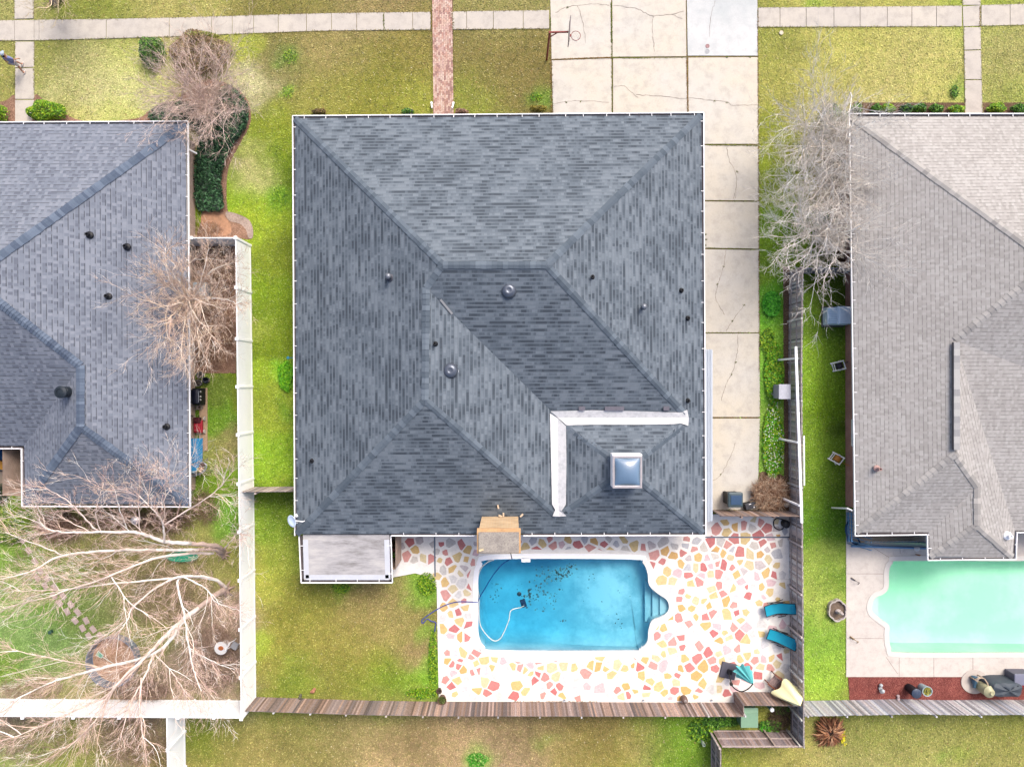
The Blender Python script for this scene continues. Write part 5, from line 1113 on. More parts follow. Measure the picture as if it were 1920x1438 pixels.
mb = MB(); mb.tube([(0, 0, 0), (0, 0, 2.6)], .025, 8); mb.lathe([(.28, 0), (.26, .08), (.05, .12), (.04, .3)], 20); loc(mb, 'pole', mat(200, 190, 170), t, True)
# wooden garden chair
t = thing('garden_chair', 'worn brown wooden slatted chair beside the yellow umbrella', 'chair', P(1449, 1272, .05), R(-38)); Mw = mat(150, 96, 76, .8, var=.3); Ms = mat(176, 150, 146, .8, var=.25)
mb = MB()
for i in range(5): mb.box((-.25 + i * .12, 0, .4), (.1, .62, .025))
loc(mb, 'seat', Ms, t); mb = MB()
for s_ in (-1, 1): mb.bar((-.42, s_ * .36, .62), (.4, s_ * .36, .64), .1, .03)
loc(mb, 'armrest', Mw, t); mb = MB()
for i in range(6): mb.bar((.3, -.28 + i * .112, .4), (.52, -.28 + i * .112, .98), .085, .02, up=(1, 0, 0))
mb.bar((.5, -.34, .92), (.5, .34, .92), .05, .07); loc(mb, 'backrest', Mw, t)
for x, y in ((-.36, -.34), (-.36, .34), (.36, -.34), (.36, .34)): m = MB(); m.bar((x, y, 0), (x, y, .62), .06, .06, up=(0, 1, 0)); loc(m, 'leg', Mw, t)
# loungers
def lounger(px_, py_, rz, lab, lean):
    t = thing('sun_lounger', lab, 'sun lounger', P(px_, py_, .05), rz, 'turquoise loungers by the grey fence'); prof = [(-.85, .42), (-.6, .36), (-.3, .3), (0, .34), (.25, .48), (.5, .66 + lean), (.75, .84 + lean), (.86, .9 + lean)]
    c = spline([(x, 0, z) for x, z in prof], 5); mb = MB(); vs = []
    for p_ in c: vs += [p_ + Vector((0, -.31, 0)), p_ + Vector((0, 0, -.035)), p_ + Vector((0, .31, 0))]
    fs = []
    for i in range(len(c) - 1): fs += [(i * 3, i * 3 + 3, i * 3 + 4, i * 3 + 1), (i * 3 + 1, i * 3 + 4, i * 3 + 5, i * 3 + 2)]
    mb.add(vs, fs); mb.add([v - Vector((0, 0, .012)) for v in vs], [f[::-1] for f in fs]); loc(mb, 'sling', mat(20, 176, 210, .7, var=.08), t, True)
    mb = MB()
    for s_ in (-1, 1): mb.tube([p_ + Vector((0, s_ * .33, 0)) for p_ in c], .022, 6)
    for p_ in (c[0], c[-1]): mb.tube([p_ + Vector((0, -.33, 0)), p_ + Vector((0, .33, 0))], .022, 6)
    loc(mb, 'frame', M_BLACK, t, True)
    for s_ in (-1, 1):
        m = MB(); m.tube([(-.5, s_ * .36, .02), (.42, s_ * .4, .55)], .022, 6); m.tube([(.5, s_ * .36, .02), (-.45, s_ * .4, .38)], .022, 6); loc(m, 'leg', M_BLACK, t)
        m = MB(); m.box((.05, s_ * .42, .58), (.5, .06, .025), bev=.01); loc(m, 'armrest', M_BLACK, t)
    m = MB(); m.box((.72, 0, .88 + lean), (.22, .4, .06), M=Matrix.Rotation(R(-38), 4, 'Y') if False else None, bev=.02); loc(m, 'pillow', mat(10, 160, 200, .7), t)
lounger(1455, 1137, R(12), 'turquoise sling lounger by the grey fence, the upper of two', .05)
lounger(1459, 1192, R(-20), 'turquoise sling lounger nearer the folded umbrellas, the lower of two', -.05)
# grill and storage by the gate
t = thing('grill', 'dark grey hooded grill standing at the end of the driveway', 'grill', P(1367, 931, .045)); Mg = mat(76, 96, 104, .4, var=.1)
mb = MB(); mb.box((.0, 0, .45), (.8, .7, .8), bev=.05); loc(mb, 'cabinet', M_BLACK, t); mb = MB(); mb.box((.02, 0, 1.0), (.92, .92, .28), bev=.1); loc(mb, 'lid', Mg, t); mb = MB(); mb.box((.04, .0, 1.15), (.66, .58, .04), bev=.015); loc(mb, 'window', mat(70, 96, 128, .15), t)
mb = MB(); mb.tube([(-.35, -.5, 1.0), (.35, -.5, 1.0)], .02, 8); loc(mb, 'handle', M_STEEL, t)
for x in (-.3, .3): m = MB(); m.lathe([(.08, -.03), (.08, .03)], 14, M=Matrix.Rotation(R(90), 4, 'X'), c=(x, .32, .08)); loc(m, 'wheel', M_BLACK, t)
t = thing('tool_case', 'black plastic tool case on the driveway beside the grill', 'case', P(1402, 946, .045), R(15)); mb = MB(); mb.box((0, 0, .2), (.66, .42, .38), bev=.04); loc(mb, 'body', M_BLACK, t); mb = MB(); mb.box((.02, 0, .42), (.62, .36, .06), bev=.02); mb.bar((-.12, -.05, .47), (.12, -.05, .47), .05, .04); loc(mb, 'lid', mat(70, 72, 80, .5), t); mb = MB(); mb.box((.2, -.12, .46), (.06, .06, .03)); mb.box((.0, .12, .46), (.14, .03, .02)); loc(mb, 'latch', M_WHITE, t)
t = thing('bucket', 'white round bucket in the dead fern heap by the brown gate', 'bucket', P(1470, 943)); mb = MB(); mb.lathe([(.15, 0), (.18, .38), (.19, .38), (.16, .4), (.001, .4)], 20); loc(mb, 'body', mat(224, 220, 214, .5), t, True); mb = MB(); mb.tube([(-.18, 0, .36), (0, .1, .42), (.18, 0, .36)], .01, 6); loc(mb, 'handle', M_STEEL, t)
t = thing('bowl', 'grey shallow bowl in the dead fern heap left of the white bucket', 'bowl', P(1452, 944)); mb = MB(); mb.lathe([(.1, .2), (.2, .3), (.21, .31), (.19, .3), (.1, .22), (.001, .21)], 20); loc(mb, 'body', mat(170, 160, 152, .5), t, True)
t = thing('vacuum_machine', 'black drum vacuum with a looped black hose on the patio by the grey fence', 'vacuum', P(1469, 980, .05)); mb = MB(); mb.lathe([(.2, .05), (.22, .4), (.2, .5), (.1, .56), (.001, .57)], 20, sy=1.15); loc(mb, 'drum', M_BLACK, t, True)
mb = MB(); mb.tube(spline([(-.1, .25, .3), (-.45, .3, .1), (-.62, .1, .04), (-.58, -.25, .04), (-.3, -.42, .04), (-.1, -.35, .1), (-.12, -.1, .4)], 6), .035, 8); loc(mb, 'hose', M_BLACK, t, True)
mb = MB(); mb.box((.02, 0, .5), (.3, .08, .06), bev=.02); loc(mb, 'handle', mat(80, 84, 90), t)
t = thing('utility_cabinet', 'pale grey metal cabinet among the weeds beside the grey side fence', 'cabinet', P(1458, 734)); mb = MB(); mb.box((0, 0, .52), (.66, .84, 1.0), bev=.02); loc(mb, 'body', mat(196, 198, 212, .5), t); mb = MB(); mb.box((0, 0, 1.04), (.72, .9, .05), bev=.015); loc(mb, 'lid', mat(220, 222, 234, .4, var=.12), t); mb = MB(); mb.box((-.34, 0, .55), (.02, .7, .8)); loc(mb, 'door', mat(180, 184, 198, .5), t)
# heat pump
t = thing('generator', 'blue grey ribbed generator on a pad against the pink brick wall', 'generator', P(1560, 594)); mb = MB(); mb.box((0, 0, .05), (1.35, 1.3, .1), bev=.02); loc(mb, 'pad', mat(96, 104, 100, .9), t)
mb = MB(); mb.box((.3, 0, .5), (.8, 1.12, .8), bev=.07); mb.add([Vector(v) for v in [(-.62, -.54, .1), (-.62, .54, .1), (-.1, .54, .1), (-.1, -.54, .1), (-.56, -.5, .55), (-.56, .5, .55), (-.1, .5, .82), (-.1, -.5, .82)]], [(0, 1, 5, 4), (4, 5, 6, 7), (1, 2, 6, 5), (3, 0, 4, 7)]); loc(mb, 'casing', flat((.4, .52, .64, 1), .45, var=.06), t)
mb = MB(); mb.box((.34, 0, .93), (.72, 1.04, .06), bev=.03); loc(mb, 'lid', flat((.55, .68, .8, 1), .35, var=.05), t); mb = MB()
for i in range(9): y = -.44 + i * .11; mb.bar((-.54, y, .58), (-.12, y, .83), .05, .03)
loc(mb, 'rib', flat((.26, .38, .5, 1), .5), t)
# hose reels
def reel(px_, py_, rz, hose, lab):
    t = thing('hose_reel', lab, 'hose reel', P(px_, py_), rz, 'hose reel carts on the side lawn')
    for s_ in (-1, 1): m = MB(); m.bar((-.32, s_ * .25, .02), (.22, s_ * .25, .66), .07, .07); m.bar((.32, s_ * .25, .02), (-.1, s_ * .25, .5), .07, .07); loc(m, 'side_frame', flat((.75, .74, .73, 1), .5), t)
    m = MB(); m.tube([(-.3, -.24, .4), (-.3, .24, .4)], .02, 8); m.bar((.2, -.22, .62), (.2, .22, .62), .05, .05); m.bar((-.28, -.22, .1), (-.28, .22, .1), .05, .05); loc(m, 'handle', flat((.75, .74, .73, 1), .5), t)
    m = MB(); m.lathe([(.06, -.17), (.2, -.16), (.21, -.1), (.2, -.05), (.215, 0), (.2, .05), (.21, .1), (.2, .16), (.06, .17)], 24, M=Matrix.Rotation(R(90), 4, 'X'), c=(0, 0, .36)); loc(m, 'hose_drum', mat(*hose, .5, var=.2), t, True)
    m = MB(); m.tube(spline([(.1, 0, .5), (.5, .05, .3), (.8, .1, .5), (.9, .1, .6)], 5), .02, 6); loc(m, 'hose', mat(*hose, .5), t, True)
reel(1568, 686, R(18), (52, 50, 60), 'pale hose reel cart with dark hose, the upper one on the side lawn')
reel(1564, 859, R(-38), (224, 150, 60), 'pale hose reel cart with orange hose, the lower one on the side lawn')
# scalloped pond
t = thing('garden_pond', 'scalloped concrete pond with a small statue beside the pool deck', 'pond', P(1567, 1142)); ring = []; inn = []; n_ = 72
for i in range(n_): a = 2 * math.pi * i / n_; r_ = .52 + .075 * abs(math.sin(3 * a + .4)) ** .7; ring.append((r_ * math.cos(a), r_ * math.sin(a) * 1.18)); inn.append(((r_ - .075) * math.cos(a), (r_ - .075) * math.sin(a) * 1.18))
mb = MB().prism(ring, 0, .28, holes=[inn]); loc(mb, 'rim', mat(214, 204, 198, .9, var=.2), t); mb = MB().prism(inn, .0, .12); loc(mb, 'basin_floor', mat(134, 116, 100, .9, var=.35), t)
mb = MB(); mb.lathe([(.1, .1), (.14, .2), (.08, .32), (.12, .45), (.09, .6), (.05, .68), (.06, .74), (.001, .8)], 14, c=(.05, -.05, 0), sx=1.3); mb.tube([(0, 0, .55), (-.2, .12, .5)], [.05, .03], 8); loc(mb, 'statue', mat(216, 204, 200, .8, var=.2), t, True)
for (x, y, c, lab) in [(1600, 1086, (120, 110, 110), 'thin dark metal hand hook on the deck level with the upper pool edge'), (1598, 1196, (150, 116, 60), 'brown and grey metal hand hook on the deck below the pond')]:
    t = thing('metal_hook', lab, 'hook', P(x, y, .05)); m = MB(); m.tube(spline([(-.15, .1, .02), (0, .0, .25), (.2, -.1, .3), (.36, -.2, .05), (.28, -.3, .03)], 5), .018, 6); loc(m, 'rod', mat(*c, .5), t); m = MB(); m.bar((-.16, .12, .03), (.1, -.06, .05), .07, .04); loc(m, 'grip', mat(*c, .6), t)
o = MB().lathe([(.001, .0), (.16, .02), (.18, .1), (.14, .2), (.001, .24)], 20).build('white_lantern', mat(250, 250, 250), smooth=True); o.location = P(1717, 1027, .05); tag(o, 'white round lantern on the deck beneath the screened wall', 'lantern')
m = MB(); m.tube([(-.16, .03, .03), (0, 0, .04), (.16, -.02, .03)], [.02, .035, .015], 8); m.tube([(0, 0, .04), (.08, -.08, .03)], [.02, .01], 6); o = m.build('garden_tool', mat(170, 110, 60, .7)); o.location = P(1721, 1040, .05); tag(o, 'small rusty tool lying on the deck by the round lantern', 'tool')
# mulch bed objects
t = thing('trash_can', 'black round bin standing in the red mulch against the silver grey fence', 'bin', P(1703, 1288, .03)); mb = MB(); mb.lathe([(.24, 0), (.3, .75), (.31, .8), (.28, .8), (.26, .1), (.001, .1)], 28); loc(mb, 'body', mat(32, 34, 44, .5), t, True); mb = MB(); mb.lathe([(.29, .79), (.3, .84), (.26, .87), (.001, .89)], 28); loc(mb, 'lid', mat(70, 84, 108, .4), t, True)
t = pot('pale blue planter of yellow green sedum beside the black bin', 1727, 1287, .3, .62, (190, 214, 220), [(170, 170, 70), (150, 150, 60), (196, 190, 90)], z=.03)
def rockish(name, lab, cat, px_, py_, r, c, z=.03, n_=3):
    mb = MB()
    for i in range(n_):
        bm = bmesh.new(); bmesh.ops.create_icosphere(bm, subdivisions=2, radius=r * random.uniform(.5, 1)); o_ = Vector((random.gauss(0, r * .5), random.gauss(0, r * .5), r * .5 + i * r * .4)) if i else Vector((0, 0, r * .5))
        for v in bm.verts: v.co = v.co * random.uniform(.82, 1.12) + o_
        bm.verts.index_update(); mb.add([v.co.copy() for v in bm.verts], [[v.index for v in f.verts] for f in bm.faces]); bm.free()
    o = mb.build(name, mat(*c, .8, var=.25)); o.location = P(px_, py_, z); return tag(o, lab, cat)
rockish('garden_statue', 'small white mottled garden statue in the left part of the red mulch', 'statue', 1649, 1289, .16, (214, 222, 226), n_=4)
rockish('garden_stone', 'small pinkish white stone in the red mulch left of the black bin', 'stone', 1683, 1304, .11, (228, 206, 206))
rockish('garden_stone', 'flat reddish brown stone on the lawn by the back fence', 'stone', 590, 1291, .17, (200, 140, 112), 0)
rockish('garden_figure', 'small dark garden figure at the foot of the board fence behind the lawn', 'garden figure', 564, 1303, .11, (110, 110, 90), 0)
t = thing('pool_filter', 'tan pool filter tank with piping on the round concrete pad', 'pool filter', P(1836, 1284, .06)); mb = MB(); mb.lathe([(.28, 0), (.33, .2), (.34, .7), (.3, .82), (.36, .84), (.36, .88), (.22, 1.0), (.12, 1.05), (.12, 1.12), (.06, 1.12), (.001, 1.1)], 28); loc(mb, 'tank', mat(204, 200, 160, .4), t, True)
mb = MB(); mb.lathe([(.1, -.3), (.16, -.28), (.16, .1), (.1, .2), (.1, .4)], 16, M=Matrix.Rotation(R(90), 4, 'X'), c=(-.45, .35, .2)); loc(mb, 'pump', mat(80, 116, 140, .5), t, True); mb = MB()
mb.tube(spline([(-.45, .5, .3), (-.5, .62, .5), (-.2, .68, .5), (0, .5, .6), (0, .2, .8)], 5), .04, 8); mb.tube([(-.6, .55, .05), (-.6, .55, .5), (-.45, .45, .5)], .04, 8); mb.tube([(.1, .3, .7), (-.1, .65, .6), (-.1, .65, 0)], .04, 8); loc(mb, 'pipe', mat(206, 184, 160, .6), t, True)
o = MB().lathe([(.75, 0), (.75, .06), (.001, .06)], 36, sx=1.1).build('concrete_pad', concrete('pad', A(226, 214, 204), A(190, 176, 166), A(236, 226, 216))); o.location = P(1826, 1277, .02); tag(o, 'round concrete pad under the pool filter', 'pad')
t = thing('covered_grill', 'large barbecue under a dark grey cover beside the pool filter', 'covered grill', P(1866, 1279, .03)); n_ = 40; vs = []; prof = [(.98, .0), (1.0, .3), (.96, .75), (.84, 1.0), (.5, 1.12), (.02, 1.14)]
for k_, z in prof:
    for j in range(n_): a = 2 * math.pi * j / n_; ca_, sa_ = math.cos(a), math.sin(a); q_ = k_ * (1 + .02 * math.sin(9 * a + z * 5)); vs.append(Vector((q_ * 1.05 * math.copysign(abs(ca_) ** .55, ca_), q_ * .5 * math.copysign(abs(sa_) ** .6, sa_), z + .04 * math.sin(5 * a))))
mb = MB(); mb.add(vs, [(i * n_ + j, i * n_ + (j + 1) % n_, (i + 1) * n_ + (j + 1) % n_, (i + 1) * n_ + j) for i in range(5) for j in range(n_)] + [tuple(5 * n_ + j for j in range(n_))]); loc(mb, 'cover', mat(82, 92, 102, .6, var=.12), t, True); mb = MB(); mb.bar((-.3, -.2, 1.13), (.25, .22, 1.15), .06, .03); mb.bar((.45, -.3, 1.05), (.6, .3, 1.05), .06, .03); loc(mb, 'strap', mat(56, 64, 74), t)
t = thing('storage_bin', 'purple grey storage bin at the right picture edge beside the covered barbecue', 'bin', P(1898, 1262, .06)); mb = MB(); mb.box((.1, 0, .4), (1.2, .62, .8), bev=.06); loc(mb, 'body', mat(110, 112, 128, .5), t); mb = MB(); mb.box((.1, 0, .84), (1.28, .7, .1), bev=.05); loc(mb, 'lid', mat(146, 148, 168, .45), t)
t = thing('toy_tricycle', 'small red toy beside the storage bin at the right picture edge', 'toy', P(1914, 1280, .03)); mb = MB(); mb.tube([(-.25, 0, .25), (.2, 0, .3), (.3, 0, .5)], .05, 8); mb.box((-.2, 0, .33), (.2, .2, .06), bev=.02); loc(mb, 'frame', mat(210, 40, 50, .4), t)
for x, y in ((-.25, -.18), (-.25, .18), (.28, 0)): m = MB(); m.lathe([(.13, -.03), (.13, .03)], 16, M=Matrix.Rotation(R(90), 4, 'X'), c=(x, y, .13)); loc(m, 'wheel', M_BLACK, t)
# utility box behind the fence
t = thing('transformer_box', 'pale green metal utility box behind the jog of the back fence', 'utility box', P(1394, 1331)); mb = MB(); mb.box((0, 0, .08), (1.2, 1.3, .12)); loc(mb, 'pad', mat(180, 176, 168, .9), t); mb = MB(); mb.box((0, 0, .55), (1.0, 1.1, .86), bev=.03); loc(mb, 'body', mat(118, 160, 130, .5), t); mb = MB(); mb.box((0, -.1, 1.0), (1.05, .9, .06), bev=.02); mb.box((0, .5, .99), (1.05, .28, .05), M=Matrix.Rotation(R(-12), 4, 'X'), bev=.01); loc(mb, 'lid', mat(152, 192, 160, .45, var=.08), t)
t = thing('pedestal_pipe', 'round green pedestal with a white cap in the weeds right of the green utility box', 'pedestal', P(1436, 1316)); mb = MB(); mb.lathe([(.13, 0), (.12, .9)], 18); loc(mb, 'pipe', mat(110, 160, 140, .5), t, True); mb = MB(); mb.lathe([(.125, .9), (.13, .96), (.1, 1.0), (.001, 1.01)], 18); loc(mb, 'cap', M_WHITE, t, True)
t = thing('marker_pipe', 'short white pipe standing in the grass left of the boarded corner fence', 'pipe', P(1316, 1389)); mb = MB(); mb.lathe([(.1, 0), (.1, .45), (.08, .45), (.08, .3), (.001, .3)], 16); loc(mb, 'pipe', mat(214, 232, 214, .5), t, True)
for x, lab in [(1058, 'round white outdoor light on the back fence below the middle of the pool'), (1206, 'round white outdoor light on the back fence below the right end of the pool'), (1334, 'dark round outdoor light on a white stained part of the back fence')]:
    t = thing('fence_light', lab, 'light', P(x, 1315, 1.15) + Vector((0, .03, 0)), group='round lights on the back fence'); Mx = Matrix.Rotation(R(-90), 4, 'X')
    m = MB(); m.lathe([(.11, 0), (.11, .05), (.08, .08), (.07, .05)], 18, M=Mx); loc(m, 'ring', mat(220, 222, 226, .4), t, True); m = MB(); m.lathe([(.07, .02), (.06, .07), (.001, .09)], 16, M=Mx); loc(m, 'lens', mat(90, 96, 104, .3), t, True)
# ---- beside the left house
t = thing('gas_grill', 'black gas grill against the wall of the slate roofed house', 'grill', P(379, 743, .02), R(90)); mb = MB(); mb.box((0, 0, .4), (1.0, .5, .7), bev=.03); loc(mb, 'cabinet', M_BLACK, t); mb = MB(); mb.lathe([(.3, -.42), (.31, -.3), (.31, .3), (.3, .42)], 20, M=Matrix.Rotation(R(90), 4, 'Y'), c=(0, .05, .78), sx=.7); loc(mb, 'lid', mat(26, 30, 48, .3), t, True)
mb = MB(); mb.tube([(-.35, -.22, .92), (.35, -.22, .92)], .02, 8); loc(mb, 'handle', M_STEEL, t)
for x in (-.2, .0, .3): mb = MB(); mb.lathe([(.05, .8), (.05, .84), (.001, .85)], 10, c=(x, -.3, 0)); loc(mb, 'knob', mat(230, 226, 220), t)
t = thing('lawn_mower', 'red lawn mower with pale wheels below the black gas grill', 'lawn mower', P(376, 796, .02)); mb = MB(); mb.box((0, -.1, .28), (.56, .8, .2), bev=.08); mb.box((0, -.15, .4), (.4, .55, .14), bev=.06); loc(mb, 'deck', mat(196, 50, 70, .35), t); mb = MB(); mb.box((0, .3, .42), (.4, .34, .26), bev=.05); mb.lathe([(.1, .54), (.1, .6), (.001, .61)], 14, c=(.02, .3, 0)); loc(mb, 'engine', mat(96, 40, 50, .5), t)
for x in (-.32, .32):
    for y in (-.42, .38): m = MB(); m.lathe([(.13, -.04), (.13, .04)], 18, M=Matrix.Rotation(R(90), 4, 'Y'), c=(x, y, .13)); loc(m, 'wheel', mat(225, 215, 205), t)
mb = MB(); mb.tube([(-.2, .4, .3), (-.2, .6, .8), (.2, .6, .8), (.2, .4, .3)], .018, 6); loc(mb, 'handle', M_DARK, t)
o = MB().box((0, 0, .03), (.5, 3.9, .07), bev=.01).build('stone_path', mat(210, 178, 146, .9, var=.15)); o.location = P(382, 786); tag(o, kind='structure')
t = thing('cinder_block', 'grey cinder block with two holes beside the black gas grill', 'block', P(372, 764, .02), R(8)); mb = MB(); outer = [(-.3, -.13), (.3, -.13), (.3, .13), (-.3, .13)]; mb.prism(outer, 0, .22, holes=[[(-.25, -.08), (-.05, -.08), (-.05, .08), (-.25, .08)], [(.05, -.08), (.25, -.08), (.25, .08), (.05, .08)]]); loc(mb, 'block_body', mat(190, 176, 160, .9), t)
t = thing('covered_table', 'bright blue plastic covered table against the left house wall', 'table', P(371, 850, .02)); mb = MB(); mb.add([Vector(v) for v in [(-.45, -1.0, .72), (.3, -1.0, .7), (.36, 1.0, .7), (-.45, 1.0, .72), (-.6, -1.0, .35), (-.6, 1.0, .35), (.42, -.98, .3), (.46, .98, .3)]], [(0, 1, 2, 3), (4, 0, 3, 5), (1, 6, 7, 2)]); loc(mb, 'cover', mat(64, 172, 236, .5, var=.07), t)
for x, y in ((-.4, -.9), (.25, -.9), (-.4, .9), (.25, .9)): m = MB(); m.bar((x, y, 0), (x, y, .69), .05, .05, up=(0, 1, 0)); loc(m, 'leg', M_DARK, t)
t = thing('wire_cart', 'oval wire cart full of odds and ends below the blue covered table', 'cart', P(379, 876, .02), R(20)); mb = MB()
for k_, z in ((1, .75), (.8, .55), (.55, .4)): mb.tube([(.68 * k_ * math.cos(a), .38 * k_ * math.sin(a), z) for a in np.linspace(0, 6.28, 29)[:-1]], .02, 6, closed=True)
for i in range(10): a = i * .628; mb.tube([(.68 * math.cos(a), .38 * math.sin(a), .75), (.37 * math.cos(a), .2 * math.sin(a), .4)], .012, 5)
loc(mb, 'basket', mat(170, 176, 196, .4, .3), t)
for x, y in ((-.45, -.3), (.45, -.3), (-.45, .3), (.45, .3)): m = MB(); m.tube([(x, y, .72), (x * 1.2, y * 1.3, 0)], .018, 6); loc(m, 'leg', M_STEEL, t)
for k_, c_ in enumerate([(150, 190, 214), (236, 226, 214), (206, 200, 130), (190, 140, 100), (90, 60, 54)]): m = MB(); m.box((-.3 + .16 * k_, random.uniform(-.1, .1), .6), (.26, .3, .2), random.random() * 3, bev=.05); loc(m, 'contents', mat(*c_, .7, var=.2), t)
t = thing('bucket', 'dark blue bucket beside two grey pots near the slate roofed house', 'bucket', P(390, 713)); mb = MB(); mb.lathe([(.15, 0), (.19, .35), (.17, .35), (.15, .05), (.001, .05)], 20); loc(mb, 'body', mat(40, 42, 66, .4), t, True); mb = MB(); mb.tube([(-.18, 0, .33), (0, -.12, .4), (.18, 0, .33)], .01, 6); loc(mb, 'handle', M_STEEL, t)
pot('grey square looking pot under the bare twigs, upper of two near the dark bucket', 379, 703, .2, .3, (150, 150, 156), [(90, 84, 80), (120, 112, 104)]); pot('grey pot just above the black gas grill', 376, 718, .2, .32, (130, 128, 130), [(70, 64, 60), (100, 92, 84)])
t = thing('air_conditioner', 'grey air conditioner under the bare tree beside the slate roofed house', 'air conditioner', P(386, 546)); mb = MB(); mb.box((0, 0, .42), (.78, .86, .8), bev=.04); loc(mb, 'casing', mat(150, 166, 176, .5), t); mb = MB(); mb.box((-.02, 0, .85), (.72, .8, .05), bev=.02); loc(mb, 'lid', mat(196, 214, 224, .4), t); mb = MB()
for r_ in (.1, .2, .3): mb.tube([(r_ * math.cos(a), r_ * math.sin(a), .885) for a in np.linspace(0, 6.28, 21)[:-1]], .008, 4, closed=True)
loc(mb, 'fan_grille', M_DARK, t)
o = MB().lathe([(.001, .05), (.2, .08), (.22, .2), (.12, .32), (.001, .36)], 18).build('garden_ball', mat(220, 216, 224), smooth=True); o.location = P(377, 514); tag(o, 'pale round ornament above the grey air conditioner', 'ornament')
# concrete pad with chairs at the left edge
o = MB().prism(ccw(pxpoly([(-60, 700), (60, 700), (60, 914), (-60, 914)])), -.05, .04).build('back_porch', concrete('porch', A(176, 158, 142), A(150, 134, 120), A(190, 174, 156))); tag(o, kind='structure')
def chair(px_, py_, rz, c, lab, w=.6):
    t = thing('patio_chair', lab, 'chair', P(px_, py_, .04), rz); m = MB(); m.box((0, 0, .42), (w, w, .09), bev=.03); loc(m, 'seat', mat(*c, .7), t); m = MB(); m.box((0, w * .5, .7), (w, .08, .55), M=Matrix.Rotation(R(-14), 4, 'X'), bev=.03); loc(m, 'backrest', mat(*c, .7), t)
    for s_ in (-1, 1): m = MB(); m.bar((s_ * w * .55, -w * .4, .62), (s_ * w * .55, w * .45, .62), .05, .04); loc(m, 'armrest', M_BLACK, t)
    for x in (-1, 1):
        for y in (-1, 1): m = MB(); m.bar((x * w * .55, y * w * .42, 0), (x * w * .55, y * w * .42, .62), .04, .04, up=(0, 1, 0)); loc(m, 'leg', M_BLACK, t)
chair(24, 849, R(100), (44, 110, 180), 'blue cushioned chair on the shaded porch at the left picture edge', .62); chair(14, 870, R(70), (226, 166, 70), 'orange cushioned chair below the blue one on the left porch', .55)
t = thing('porch_table', 'dark low table next to the blue chair on the left porch', 'table', P(36, 847, .04)); m = MB(); m.box((0, 0, .42), (.6, .8, .05), R(5), bev=.01); loc(m, 'tabletop', mat(70, 66, 62, .5), t)
for x in (-.25, .25):
    for y in (-.35, .35): m = MB(); m.bar((x, y, 0), (x, y, .4), .04, .04, up=(0, 1, 0)); loc(m, 'leg', M_BLACK, t)
# left back yard
t = thing('stock_tank', 'large round galvanized tank with a brown floor in the left back yard', 'tank', P(219, 1234)); mb = MB(); mb.lathe([(1.5, 0), (1.52, .2), (1.5, .4), (1.54, .58), (1.56, .62), (1.5, .62), (1.47, .4), (1.48, .08), (.001, .06)], 64); loc(mb, 'wall', mat(150, 166, 186, .4, .3), t, True); mb = MB(); mb.lathe([(1.44, .09), (1.0, .11), (.001, .13)], 40); loc(mb, 'muddy_floor', mulch('mud', A(170, 132, 106), A(204, 164, 134), A(220, 186, 160), 5), t)
t = thing('pool_net', 'pale green leaf skimmer net lying in the round tank', 'net', P(189, 1226, .5), R(-35)); mb = MB(); mb.prism([(-.2, -.14), (.2, -.09), (.2, .09), (-.2, .14)], .1, .112); loc(mb, 'mesh', mat(130, 190, 160, .8), t); mb = MB(); mb.tube([(-.2, -.15, .11), (.21, -.1, .11), (.21, .1, .11), (-.2, .15, .11)], .016, 6, closed=True); mb.tube([(.2, 0, .11), (1.25, 0, .02)], .016, 6); loc(mb, 'handle', mat(226, 240, 230), t)
sp = [(42, 1012), (54, 1032), (66, 1052), (76, 1070), (70, 1083), (88, 1084), (85, 1098), (103, 1100), (101, 1116), (119, 1117), (112, 1130), (133, 1133), (126, 1146), (146, 1147), (141, 1163), (162, 1163), (155, 1177), (175, 1179), (167, 1192), (188, 1191), (184, 1204)]
st0 = None
for i, (x, y) in enumerate(sp):
    if st0 is None: st0 = MB().box((0, 0, .02), (.3, .44, .06), R(35), bev=.02).build('stepping_stone', mat(224, 200, 190, .9, var=.15)); o = st0
    else: o = st0.copy(); COL.objects.link(o)
    o.location = P(x, y); o.rotation_euler.z = random.uniform(-.12, .12); tag(o, 'pale pinkish stepping stone in the double row leading to the round tank', 'stepping stone', 'stepping stones to the round tank')
t = thing('garden_table', 'small round white table with a rusty centre by the white fence', 'table', P(424, 1206)); mb = MB(); mb.lathe([(.38, .68), (.4, .7), (.4, .73), (.001, .73)], 32); loc(mb, 'tabletop', mat(244, 242, 240, .5), t, True); mb = MB(); mb.lathe([(.14, .73), (.1, .76), (.001, .75)], 16, sx=1.2); loc(mb, 'bowl', mat(190, 110, 60, .7), t, True); mb = MB(); mb.tube([(0, 0, 0), (0, 0, .7)], .04, 8); mb.lathe([(.25, 0), (.22, .04), (.04, .06)], 18); loc(mb, 'pedestal', M_WHITE, t, True)
t = thing('garden_bench', 'white metal framed grey chair between the round table and the white fence', 'chair', P(440, 1202), R(60)); m = MB(); m.box((0, -.2, .42), (.46, .4, .04), bev=.01); loc(m, 'seat', mat(176, 176, 180, .6), t); m = MB(); m.tube([(-.24, 0, .4), (-.25, .08, .9), (.25, .08, .9), (.24, 0, .4)], .02, 6); m.bar((-.2, .06, .7), (.2, .06, .7), .03, .03); loc(m, 'backrest', M_WHITE, t)
for x in (-.2, .2):
    for y in (-.38, 0): m = MB(); m.tube([(x, y, 0), (x, y, .42)], .016, 6); loc(m, 'leg', M_WHITE, t)
